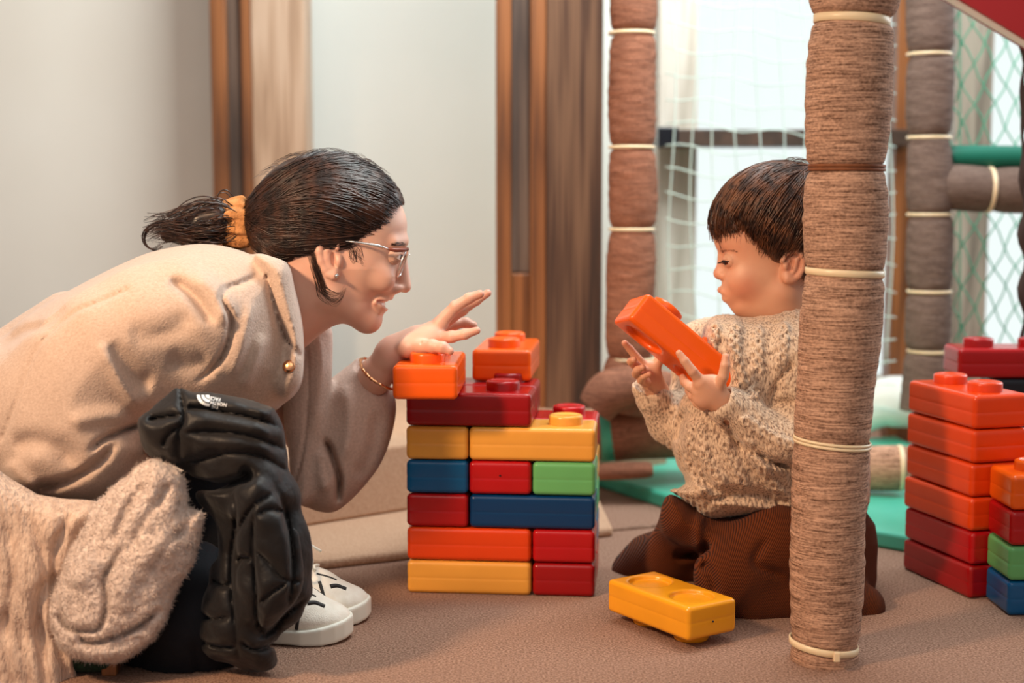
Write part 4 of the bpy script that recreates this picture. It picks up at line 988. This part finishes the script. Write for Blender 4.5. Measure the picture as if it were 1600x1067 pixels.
# ---- white sneakers
def shoe(toe, yaw, label):
    """origin under the toe tip, foot points along +x"""
    U = Shape().add(ell3((-.058, 0, .026), (.054, .041, .024))); U.add(cap3((-.070, 0, .032), (-.20, 0, .050), .031, .034), .02); U.add(cap3((-.082, 0, .046), (-.145, 0, .088), .022, .030), .025)
    U.add(cap3((-.20, 0, .04), (-.215, 0, .08), .034, .034), .02); U.cut(lambda P: -(P[:, 2]-.010), .002)
    So = Shape()
    def outl(P):
        x = P[:, 0]; hw = np.interp(x, [-.25, -.235, -.17, -.11, -.06, -.035, -.018, -.007, 0], [.005, .030, .034, .038, .0465, .043, .034, .022, .004]); return np.abs(P[:, 1])-hw
    So.add(lambda P: smax(smax(outl(P)*.8, np.maximum(P[:, 0], -.25-P[:, 0]), .008), np.abs(P[:, 2]-.0108-.008*np.clip((P[:, 0]+.06)/.06, 0, 1)**2)-.0098-.003*np.clip((P[:, 0]+.07)/.05, 0, 1), .004))
    e = empty('sneaker', (toe[0], toe[1], .0), (0, 0, yaw)); e['label'] = label
    e.parent = woman
    V, Q = surface(So, (-.26, -.06, -.01), (.01, .06, .06), .0018); So_ = mesh_np('sole', V, Q, M['rubber'], e)
    V, Q = surface(U, (-.27, -.06, 0), (.01, .06, .14), .0018); Up = mesh_np('upper', V, Q, M['shoe'], e)
    def strip(pts, wd):
        A = project(U, smoothline(pts, 14), -wd*.45); s_ = tube('stripe', A, wd, M['black'], Up, ns=8); s_['label'] = 'black stripe'
    for s in (-1, 1): strip([(-.066, -.040*s, .022), (-.064, -.036*s, .042), (-.070, -.022*s, .056)], .0028)
    strip([(-.034, -.018, .046), (-.046, -.019, .05), (-.056, -.024, .05)], .0040); strip([(-.048, -.010, .055), (-.060, -.014, .062), (-.072, -.018, .07)], .0018); strip([(-.04, .014, .05), (-.06, .018, .06), (-.074, .018, .068)], .002)
    for j in range(5):
        x = -.066-.013*j; A = np.array([(x+.003*math.sin(t*3), .024*t, .09) for t in np.linspace(-1, 1, 11)]); A = project(U, A, .0015, 10)
        tube('lace', A, .0022, M['rubber'], Up, ns=8)
    for sgn in (-1, 1):
        A = smoothline([(-.115, 0, .104), (-.100, .020*sgn, .098), (-.080, .034*sgn, .074), (-.088, .030*sgn, .064), (-.108, .012*sgn, .092), (-.115, 0, .102)], 20); tube('lace', A, .002, M['rubber'], Up, ns=8)
    tube('lace', smoothline([(-.115, 0, .104), (-.098, -.012, .114), (-.066, -.018, .098)], 12), .0018, M['rubber'], Up, ns=8)
    return e
t1 = G(553, 996); t2 = G(581, 965)
shoe((t1[0], t1[1]), math.radians(-4), 'near white sneaker with black stripes'); shoe((t2[0], t2[1]), math.radians(6), 'far white sneaker with black stripes')
# stool she sits on
st = empty('low_stool', (-.62, 1.92, 0)); tag(st, 'low stool with dark green plush top under the woman, glimpsed at the lower left', 'stool')
def rb(name, c, h, r, m, parent, vox=.006):
    V, Q = surface(Shape().add(rbox3(c, h, r)), np.array(c)-h-.02, np.array(c)+h+.02, vox); return mesh_np(name, V, Q, m, parent)
rb('cushion', (0, -.07, .041), np.array((.15, .15, .04)), .02, M['stoolgreen'], st)
for sx in (-1,):
    for sy in (-1, 1): box_ = box('leg', -.62+sx*.12-.0125, -.62+sx*.12+.0125, 1.84+sy*.17-.012, 1.84+sy*.17+.012, 0, .03, M['woodL'], bev=.002); box_.parent = st; box_.location = Vector(box_.location)-st.location
wl = W(168, 1060, 1.70); o = box('leg', wl[0]-.009, wl[0]+.009, 1.705, 1.725, 0, wl[2]+.03, M['woodA'], bev=.002); o.parent = st; o.location = Vector(o.location)-st.location

# ---- black puffer jacket hanging over her arm
G1 = [(213, 662), (232, 640), (258, 612), (278, 599), (300, 600), (350, 611), (400, 621), (430, 632), (440, 655), (450, 690), (454, 740), (462, 785), (400, 785), (330, 765), (300, 748), (255, 732), (225, 705)]
G2 = [(330, 745), (400, 725), (455, 745), (474, 785), (485, 835), (489, 880), (485, 930), (471, 962), (452, 984), (438, 1000), (437, 1035), (425, 1050), (400, 1056), (360, 1043), (325, 1031), (303, 1006), (308, 950), (325, 900), (342, 860), (335, 820), (322, 800), (302, 778), (306, 750)]
J = Shape().add(slab(G1, 1.70, .05, .08, sx=.00012, x0=330)); J.add(slab(G2, 1.71, .05, .08), .02)
J.add(slab([(360, 770), (400, 745), (440, 770), (470, 830), (478, 890), (468, 940), (440, 975), (405, 985), (375, 940), (366, 860)], 1.665, .03, .05), .006)
qa_ = [[(283, 605), (330, 608), (380, 616), (430, 634)], [(288, 640), (300, 637), (335, 641), (398, 654), (441, 670)], [(280, 676), (335, 675), (398, 683), (446, 704)], [(284, 722), (315, 718), (340, 710), (370, 707), (410, 714), (450, 738)], [(280, 603), (288, 651), (279, 676), (280, 720)],
       [(229, 657), (255, 652), (285, 648)], [(255, 700), (262, 680), (285, 665)]]
J.disp(groove(qa_, 2.4, .0045, 0, ymax=1.72)); J.disp(groove(qa_, 9, .0035, 0, ymax=1.72))
J.disp(groove([[(300, 624), (360, 630), (430, 650)], [(300, 657), (360, 660), (435, 680)], [(300, 697), (360, 692), (440, 712)]], 13, -.003, 0, ymax=1.76))
J.disp(groove([[(300, 755), (340, 760), (385, 745), (375, 735)]], 9, .014, 0, ymax=1.74))
qb = [[(364, 764), (369, 812), (363, 860), (361, 904), (365, 960), (373, 1030)], [(368, 838), (385, 805), (402, 785), (424, 772)], [(368, 880), (380, 872), (396, 874)], [(400, 806), (420, 796), (446, 800)], [(398, 858), (420, 880), (444, 905), (470, 908)],
      [(403, 946), (425, 925), (452, 908)], [(400, 996), (425, 985), (445, 962), (478, 934)], [(398, 790), (395, 850), (400, 920), (404, 980), (425, 1000)], [(330, 905), (350, 915), (362, 912)], [(312, 960), (335, 968), (362, 962)], [(310, 1000), (340, 1010), (372, 1010)], [(372, 1000), (400, 1015), (435, 1003)], [(440, 775), (452, 830), (458, 890), (450, 950)]]
J.disp(groove(qb, 2.4, .004, 0, ymax=1.72)); J.disp(groove(qb, 8, .0032, 0, ymax=1.72)); J.disp(waves(.0022, 45, 51)); J.disp(waves(.0012, 150, 52))
jk = solid('puffer_jacket', J, W(200, 1070, 1.7)-[.01, .09, .01], W(500, 590, 1.7)+[.02, .12, .02], .0026, M['puff'])
tag(jk, 'black quilted puffer jacket with white logo draped over the forearm of the woman', 'jacket')
# white print on the jacket (reads upside down), each piece laid onto the cloth
mw = mat('white_print', srgb(232, 236, 238), rough=.5)
def on_cloth(XY):
    """picture points -> points on the near face of the jacket"""
    XY = np.array(XY, float); ys_ = np.linspace(1.58, 1.80, 420); out = []
    for x, y in XY:
        P = np.array([W(x, y, t) for t in ys_[::6]], f32); d = J(P); i = int(np.argmax(d < 0))
        if not (d < 0).any(): out.append(W(x, y, 1.66)); continue
        P = np.array([W(x, y, t) for t in np.linspace(ys_[::6][max(i-1, 0)], ys_[::6][i], 24)], f32); d = J(P); out.append(P[int(np.argmax(d < 0))]-np.array([0, .0016, 0]))
    return np.array(out)
pr = empty('chest_print', W(333, 627, 1.66)); pr.parent = jk; pr['label'] = 'white print, upside down'; p0_ = np.array(pr.location)
ca, sa = math.cos(math.radians(9)), math.sin(math.radians(9))
for tline, rx, ry, hgt in (('THE', 331, 633, 4.6), ('NORTH', 329.5, 626.0, 5.4), ('FACE', 328.5, 619.0, 5.4)):
    cu = bpy.data.curves.new('lettering', 'FONT'); cu.body = tline; cu.size = 1; cu.align_x = 'RIGHT'; cu.offset = .015; cu.resolution_u = 3
    to = bpy.data.objects.new('lettering_tmp', cu); C.objects.link(to); dg = bpy.context.evaluated_depsgraph_get(); me = bpy.data.meshes.new_from_object(to.evaluated_get(dg)); bpy.data.objects.remove(to)
    sc_ = hgt/.72; k_ = np.array([(v.co.x, v.co.y) for v in me.vertices]); X = -k_[:, 0]*sc_*.98; Y_ = k_[:, 1]*sc_
    pts = np.stack([rx+X*ca-Y_*0*sa, ry+X*sa-0+(hgt-Y_*1.0)-hgt+0], 1); pts[:, 1] = ry+X*sa+Y_*ca; pts[:, 0] = rx+X*ca-Y_*sa
    q = on_cloth(pts)-p0_
    for v, c in zip(me.vertices, q): v.co = c
    wrap('lettering', me, mw, pr, False)
for r0, r1 in ((.02, .32), (.42, .64), (.76, 1.0)):
    XY = []; Q = []; n = 12
    for j in range(n+1):
        a = math.pi/2*j/n
        for rr in (r0, r1): XY.append((328-rr*20*math.cos(a), 616.5+rr*18*math.sin(a)))
    for j in range(n): Q.append((2*j, 2*j+1, 2*j+3, 2*j+2))
    mesh_obj('emblem_arc', on_cloth(XY)-p0_, Q, mw, pr, smooth=False)
# ================================================================ THE BOY
H2 = 2.06
hb = lambda x, y, o=0: (x, y, H2+o*H2/F)
S = Shape()
S.add(ell(hb(1214, 350), (96, 82, 74), 0))
S.add(ell(hb(1176, 364), (60, 54, 58), 20), .012)
S.add(ell(hb(1184, 412), (55, 56, 54), 0), .012)
S.add(ell(hb(1180, 440), (46, 44, 46), 20), .012)
S.add(ell(hb(1163, 474), (21, 17, 22), 0), .014)            # chin
S.add(cap(hb(1168, 474, 0), hb(1222, 455, -40), 17, 15), .015); S.add(cap(hb(1168, 474, 0), hb(1222, 455, 40), 17, 15), .015)
for s in (-1, 1):
    S.add(ell(hb(1164, 437, 26*s), (25, 22, 20), 0), .016)      # cheek
    S.sub(ell(hb(1128, 407, 27*s), (8, 9, 14), 0), .014)
    S.add(sph(hb(1144, 407, 27*s), 12), .008)
S.add(cap(hb(1131, 404), hb(1126, 426), 9, 8.5), .008)
S.add(sph(hb(1123.5, 427.5), 8.2), .006)
for s in (-1, 1): S.add(ell(hb(1132, 431, 9*s), (8, 6, 6)), .004); S.sub(ell(hb(1127, 437, 4.5*s), (3, 2, 2.4)), .002)
S.add(ell(hb(1142, 455), (15, 19, 22), 0), .010)
bU = [hb(1126, 453, 0), hb(1131, 456, 9), hb(1143, 461, 19)]; bL = [hb(1134, 466, 0), hb(1137, 466, 8), hb(1145, 462, 18)]
for s in (-1, 1):
    for LL, r in ((bU, 4.6), (bL, 5.0)):
        p = [(x, y, H2+(d-H2)*s) for x, y, d in LL]; S.add(cap(p[0], p[1], r, r*.9), .003); S.add(cap(p[1], p[2], r*.9, r*.5), .003)
for s in (-1, 1): S.sub(cap(hb(1125, 460, 0), hb(1146, 462, 18*s), 1.5, 1.1), .002)
for s in (-1, 1):
    e0 = 66
    S.add(ell(hb(1238, 416, (e0-4)*s), (24, 14, 8), 72), .004); S.sub(ell(hb(1236, 417, (e0+6)*s), (13, 8, 9), 70), .003)
    hx = [(1222, 408), (1228, 396), (1240, 392), (1251, 397), (1256, 408), (1255, 420), (1248, 431), (1238, 438), (1230, 438)]
    for a_, b_ in zip(hx[:-1], hx[1:]): S.add(cap(hb(*a_, (e0+3)*s), hb(*b_, (e0+3)*s), 3.6), .002)
    S.add(cap(hb(1246, 404, (e0+3)*s), hb(1240, 424, (e0+3)*s), 2.6, 2.0), .003); S.add(ell(hb(1227, 416, (e0+2)*s), (6, 4, 4), 90), .003); S.add(sph(hb(1231, 433, e0*s), 7), .005)
S.add(cap(hb(1225, 430), hb(1222, 520), 46, 46), .03)
BHS = S
P0, P1 = bounds([hb(1100, 262), hb(1320, 540)], .0); P0[1] = H2-.08; P1[1] = H2+.08
vh, qh = surface(S, P0, P1, .0013)
# near hand around the block, far hand behind it
A = Shape()
chain(A, [(1165, 665, 1.96, 22), (1130, 632, 1.935, 20)], .01)
A.add(ell((1108, 612, 1.925), (30, 25, 15), 45), .012)
A.add(cap((1132, 634, 1.935), (1095, 598, 1.918), 18, 12), .01)
hand1 = [[(1098, 600, 1.920, 9.5), (1082, 580, 1.912, 8), (1070, 564, 1.912, 7), (1061, 552, 1.914, 5.5)],
         [(1121, 606, 1.922, 10.5), (1130, 588, 1.912, 8.6), (1133, 571, 1.910, 7.8), (1134, 558, 1.912, 6.2)],
         [(1092, 612, 1.922, 9), (1078, 604, 1.928, 7.8), (1070, 597, 1.950, 7), (1067, 590, 1.968, 6)],
         [(1093, 624, 1.926, 8.5), (1082, 618, 1.936, 7.4), (1077, 611, 1.955, 6.6), (1075, 606, 1.970, 5.6)],
         [(1098, 634, 1.932, 8), (1089, 630, 1.944, 6.8), (1085, 624, 1.960, 6), (1084, 618, 1.972, 5)]]
for fch in hand1:
    Fg = Shape(); chain(Fg, fch, .0015); A.add(Fg, .0028)
Bq = Shape()
chain(Bq, [(1040, 640, 2.07, 21), (1022, 600, 2.055, 18)], .01); Bq.add(ell((1014, 584, 2.045), (20, 22, 13), 0), .01)
hand2 = [[(1010, 576, 2.045, 8), (996, 560, 2.04, 7), (984, 545, 2.035, 6), (976, 536, 2.03, 5)],
         [(1006, 580, 2.035, 8), (992, 570, 2.015, 7.2), (986, 565, 2.000, 6.4), (990, 562, 1.988, 5.4)],
         [(1006, 590, 2.030, 8), (994, 584, 2.008, 7), (996, 578, 1.99, 6.2), (1004, 574, 1.98, 5.2)],
         [(1010, 598, 2.030, 7.5), (1002, 594, 2.010, 6.4), (1006, 588, 1.992, 5.6), (1014, 584, 1.984, 5)],
         [(1024, 574, 2.045, 9), (1032, 558, 2.045, 7.6), (1042, 545, 2.045, 6.5), (1050, 536, 2.043, 5.4)]]
for fch in hand2:
    Fg = Shape(); chain(Fg, fch, .0015); Bq.add(Fg, .0028)
A.add(Bq, .001)
P0, P1 = bounds([(960, 525, 1.99), (1180, 680, 1.99)], .01); P0[1] = 1.88; P1[1] = 2.1
va, qa = surface(A, P0, P1, .0011)
T = Shape(); T.add(cap(hb(1222, 545), (1215, 760, 2.06), 55, 62), .03); T.add(cap((1225, 550, 2.0), (1235, 550, 2.12), 26, 26), .02)
chain(T, [(1240, 575, 1.985, 24), (1262, 690, 1.965, 16), (1176, 658, 1.95, 12), (1150, 646, 1.94, 18)], .02); chain(T, [(1160, 560, 2.13, 26), (1080, 650, 2.12, 22), (1046, 650, 2.09, 20), (1030, 625, 2.06, 18)], .02)
chain(T, [(1225, 840, 2.02, 36), (1145, 905, 1.975, 30), (1300, 945, 1.99, 20)], .02); chain(T, [(1215, 845, 2.12, 36), (1015, 882, 2.18, 22), (1200, 895, 2.3, 20)], .02)
vt, qt = surface(T, (.05, 1.82, -.02), (.5, 2.35, .46), .007)
boy = join_meshes('person', [(vh, qh), (va, qa), (vt, qt)], M['skinB'])
tag(boy, 'small boy in cable-knit sweater and brown corduroys kneeling behind the near pole with a block', 'person', 'people')
v = verts(boy); lipf = Shape()
for s in (-1, 1):
    for LL, r in ((bU, 5.0), (bL, 5.6)):
        p = [(x, y, H2+(d-H2)*s) for x, y, d in LL]; lipf.add(cap(p[0], p[1], r, r*.9), 0); lipf.add(cap(p[1], p[2], r*.9, r*.5), 0)
attr(boy, 'lip', np.clip(-lipf(v)/.0008+.4, 0, 1)*.7)
attr(boy, 'blush', .38*blob(v, hb(1165, 452, -46), .022)+.4*blob(v, hb(1118, 428), .009)+.35*blob(v, hb(1240, 412, -66), .02)+.3*sum(blob(v, f_[-1][:3], .010) for f_ in hand1+hand2))
for s in (-1, 1):
    ey = hb(1142.5, 407, 27*s); eyeball('eye', W(*ey), px(12.6, H2), (-1, -.45 if s < 0 else .05, -.45), boy)
    # lids: a shell around the ball, open by a slit
    r_ = px(13.6, H2); cc_ = W(*ey)
    Ld = Shape().add(ell3(cc_, (r_,)*3)); slit = ell3(cc_+np.array([-r_*.85, 0, -r_*.22]), (r_*.85, r_*.98, r_*.27)); Ld.sub(slit, .001); Ld.sub(ell3(cc_, (r_*.925,)*3), .0005)
    lid = solid('eyelid', Ld, cc_-r_-.003, cc_+r_+.003, .0007, M['skinB'], boy)
    pts = [cc_+r_*1.02*np.array([-math.cos(a)*.93, math.sin(a), -.02-.10*math.cos(a)]) for a in np.linspace(-1.15, 1.15, 14)]
    tube('eyelashes', pts, [.0006+.0013*math.sin(math.pi*i/13) for i in range(14)], M['lash'], boy, ns=6)
    lk = np.array([[pts[i]*1.0, pts[i]+np.array([-.004, (pts[i]-cc_)[1]*.25, -.002]), pts[i]+np.array([-.0075, (pts[i]-cc_)[1]*.4, -.0025])] for i in range(1, 13) for _ in (0, 1)])
    lk += rng.normal(size=(len(lk), 1, 3))*.0004; strands('eyelashes', lk, .0003, M['lash'], boy)
    Lk = []
    for i in range(70):
        u = random.uniform(0, 1); y = 391-5*math.sin(math.pi*u)+random.uniform(-2, 2)
        Lk.append([W(*hb(1127+24*u+dx, y+1-dx*.1, s*(12+32*u))) for dx in (0, 2, 4)])
    Lk = np.array(Lk); sh = Lk.shape; Lk = project(BHS, Lk.reshape(-1, 3), .0003).reshape(sh); strands('eyebrow', Lk, .00018, M['brow'], boy)
# hair
bp_ = [(1108, 376), (1108, 345), (1118, 316), (1134, 294), (1160, 274), (1195, 257), (1230, 249), (1270, 252), (1310, 275), (1335, 320), (1335, 380), (1318, 430), (1295, 455), (1268, 462), (1254, 448), (1256, 425), (1254, 400), (1243, 392), (1232, 400), (1222, 413), (1208, 409), (1194, 398), (1184, 382), (1174, 364), (1158, 360), (1140, 364), (1120, 366), (1112, 372)]
HB_ = Shape().add(ell(hb(1222, 346), (108, 91, 82), 0)); HB_.add(ell(hb(1174, 345), (60, 56, 64), 20), .008); HB_.add(ell(hb(1255, 400), (58, 52, 64), 0), .015)
HBr = Shape().add(HB_).cut(extr(bp_, H2), .008); HBr.disp(waves(.0012, 160, 61))
P0, P1 = bounds([hb(1100, 240), hb(1345, 470)], .01); P0[1] = H2-.1; P1[1] = H2+.1
bh = solid('hair', HBr, P0, P1, .0024, M['hairB'], boy)
crown = W(*hb(1262, 268)); ctr_ = W(*hb(1222, 352)); out = []
r = np.random.default_rng(9)
tips = [(1112, 368), (1114, 360), (1121, 356), (1130, 368), (1137, 366), (1145, 360), (1155, 358), (1166, 356), (1174, 364), (1182, 380), (1192, 396), (1202, 406), (1218, 408), (1232, 400), (1252, 392), (1262, 440), (1280, 458), (1310, 440)]
for i in range(2300):
    t = r.uniform(0, len(tips)-1) if i % 3 else r.uniform(0, 9); k = min(int(t), len(tips)-2); p = np.array(tips[k])*(1-(t-k))+np.array(tips[k+1])*(t-k)
    side = -1 if r.uniform() < .72 else 1
    p = p+np.array([0, r.normal()*4-abs(r.normal())*4])
    lat = np.interp(p[0], [1110, 1140, 1175, 1200, 1300], [22, 40, 58, 70, 74])*r.uniform(.2 if p[0] < 1170 else .93, 1.05)*side
    tip = W(*hb(p[0]+r.normal()*2, p[1]+r.normal()*5-(2 if p[0] < 1180 else 5), lat))
    st_ = crown+np.array([r.normal()*.012, r.normal()*.012, r.normal()*.004]); short = r.uniform(0, .45)
    L_ = []
    for u in np.linspace(short, 1, 12):
        q = st_*(1-u)+tip*u; d = q-ctr_; d /= np.linalg.norm(d); q = ctr_+d*(.084+.006*math.sin(math.pi*u)); L_.append(q)
    L_[-1] = tip*.8+L_[-1]*.2
    out.append(L_)
K = np.array(out); sh = K.shape; K2 = project(HB_, K[:, :-2].reshape(-1, 3), .0008, 6).reshape(sh[0], sh[1]-2, 3); K[:, :-2] = K2
K[:, -2] = project(HB_, K[:, -2], .0008, 6); K[:, -1] = project(Shape().add(BHS).add(HBr, 0), K[:, -1], .0012, 6)
K += rng.normal(size=(sh[0], 1, 3))*.0008; K[:, :, :] += (rng.normal(size=(sh[0], 1, 3))*.0022)*np.linspace(0, 1, sh[1])[None, :, None]
strands('hair_locks', K, rng.uniform(.0006, .0014, sh[0]), M['hairB'], bh)
fl_ = []
for i in range(40):
    x = random.uniform(1190, 1258); y = np.interp(x, [1190, 1230, 1260], [262, 252, 256])
    fl_.append(smoothline([W(*hb(x-12, y+10, random.uniform(-20, 20))), W(*hb(x+5, y-3-random.uniform(0, 4), random.uniform(-20, 20))), W(*hb(x+30, y+4-random.uniform(0, 6), 0)), W(*hb(x+55, y+22, 0))], 10))
strands('flyaway_hair', np.array(fl_), .00028, M['hairB'], bh)
# ---- sweater
sw = [(1104, 505), (1120, 493), (1150, 492), (1170, 497), (1200, 494), (1240, 482), (1285, 490), (1330, 520), (1352, 600), (1358, 720), (1352, 800), (1300, 812), (1230, 808), (1160, 806), (1110, 810), (1085, 792), (1062, 778), (1046, 766), (1060, 762), (1072, 752), (1058, 720), (1052, 680), (1062, 630), (1080, 600), (1088, 560), (1096, 525)]
SW = Shape().add(slab(sw, 2.06, .115, .10))
SW.add(ell((1085, 560, 2.13), (34, 52, 26), 10), .04)
chain(SW, [(1105, 540, 2.13, 36), (1075, 640, 2.12, 34), (1046, 660, 2.09, 30), (1022, 622, 2.065, 27)], .02)
chain(SW, [(1240, 560, 1.98, 42), (1262, 690, 1.955, 42), (1215, 690, 1.945, 40), (1172, 662, 1.945, 35), (1148, 640, 1.94, 31)], .015)
SW.add(cap((1148, 645, 1.938), (1135, 634, 1.935), 31, 31), .004); SW.add(cap((1012, 604, 2.058), (1020, 618, 2.062), 24, 27), .004)
SW.sub(cap((1136, 636, 1.935), (1105, 606, 1.925), 23, 24), .004); SW.sub(cap((1014, 604, 2.052), (1006, 585, 2.05), 21, 24), .004)
SW.add(ell(hb(1215, 500), (74, 16, 68), 8), .012); SW.sub(cap(hb(1225, 430), hb(1208, 508), 47, 50), .006); SW.sub(ell(hb(1170, 478), (30, 18, 30)), .006)
gy = 2.06
SW.disp(groove([[(1130, 652), (1155, 692), (1200, 718), (1240, 730)]], 7, .009, 0, ymax=2.04))
SW.disp(groove([[(1160, 700), (1200, 735), (1240, 752)]], 12, -.006, 0, ymax=2.04))
SW.disp(groove([[(1200, 640), (1215, 600), (1240, 565)], [(1195, 632), (1220, 628), (1250, 632)]], 7, .010, 0, ymax=2.04))
SW.disp(groove([[(1075, 640), (1062, 665), (1056, 690)], [(1070, 700), (1090, 740), (1120, 765), (1150, 770)], [(1100, 790), (1150, 770), (1200, 775), (1245, 790)]], 9, .009, 0, ymax=2.04))
SW.disp(groove([[(1110, 785), (1160, 790), (1230, 798)]], 5, -.004, 0))
# cables: braided ridges down the front and along the arm
def cable(path, amp=.0042, wd=5.0, step=30):
    Pp = smoothline(path, 60); L = np.concatenate([[0], np.cumsum(np.linalg.norm(np.diff(Pp, axis=0), axis=1))]); T = np.gradient(Pp, axis=0); T /= np.linalg.norm(T, axis=1)[:, None]; Nn = np.c_[-T[:, 1], T[:, 0]]
    s = np.sin(L/step*2*math.pi)[:, None]; a = Pp+Nn*s*6; b = Pp-Nn*s*6; return [a, b]
def ridges(paths, wid, depth, ymax):
    def fn(P):
        X, Yp = topix(P); out = np.zeros(X.shape, f32)
        for l in paths:
            lo = l.min(0)-3*wid; hi = l.max(0)+3*wid; m = (X > lo[0]) & (X < hi[0]) & (Yp > lo[1]) & (Yp < hi[1]) & (P[:, 1] < ymax)
            if m.any(): d = lined(X[m], Yp[m], l[::2]); out[m] = np.minimum(out[m], depth*np.exp(-(d/wid)**2))
        return out
    return fn
cab = []
for pth in ([(1118, 505), (1108, 560), (1100, 590)], [(1150, 505), (1150, 560), (1160, 600)], [(1185, 512), (1185, 570), (1180, 620)], [(1225, 505), (1222, 560), (1222, 600)], [(1095, 660), (1100, 710), (1130, 760)], [(1130, 690), (1150, 730), (1165, 765)], [(1075, 660), (1080, 720), (1100, 770)], [(1160, 655), (1200, 680), (1245, 700)], [(1165, 690), (1205, 755), (1235, 790)]): cab += cable(pth)
SW.disp(ridges(cab, 4.2, -.0050, 2.05))
SW.disp(lambda P: .0007*np.sin(P[:, 0]*900+P[:, 2]*260)*(P[:, 2] < .22)*1.0)
SW.disp(waves(.0015, 60, 71)); SW.disp(waves(.0005, 420, 72))
swo = solid('sweater', SW, (W(985, 600, 2.0)[0]-.02, 1.86, W(1100, 830, 2.0)[2]-.01), (.52, 2.24, W(1100, 475, 2.0)[2]+.02), .0025, M['knit'], boy)
fuzz(swo, 3500, .0022, M['knit'], .0002, 5)['kind'] = 'stuff'
# ---- corduroy trousers
TC = Shape()
TC.add(slab([(1046, 772), (1075, 782), (1110, 800), (1250, 806), (1350, 800), (1368, 880), (1350, 940), (1200, 905), (1110, 885), (1062, 850), (1038, 830), (1036, 795)], 2.07, .10, .10))
chain(TC, [(1220, 850, 1.98, 62), (1140, 905, 1.96, 46)], .03); chain(TC, [(1140, 905, 1.96, 50), (1180, 935, 1.975, 34), (1300, 945, 1.985, 34), (1350, 945, 1.99, 34)], .02)
TC.add(cap((1180, 930, 1.97), (1300, 930, 1.98), 42, 42), .02)
chain(TC, [(1200, 850, 2.14, 60), (1010, 880, 2.18, 36), (985, 893, 2.2, 24), (1010, 900, 2.22, 28), (1200, 895, 2.3, 36)], .03)
TC.add(cap((1070, 820, 2.1), (1040, 870, 2.14), 34, 40), .03)
TC.disp(groove([[(1095, 800), (1090, 840), (1092, 870)]], 8, -.006, 0)); TC.disp(groove([[(1095, 880), (1110, 895), (1120, 930)], [(1200, 840), (1180, 880), (1230, 900)], [(1050, 870), (1090, 862), (1110, 850)]], 8, .010, 0)); TC.disp(waves(.003, 40, 81))
tco = solid('trousers', TC, (.13, 1.88, -.003), (.52, 2.36, .24), .0025, M['cord2'], boy)
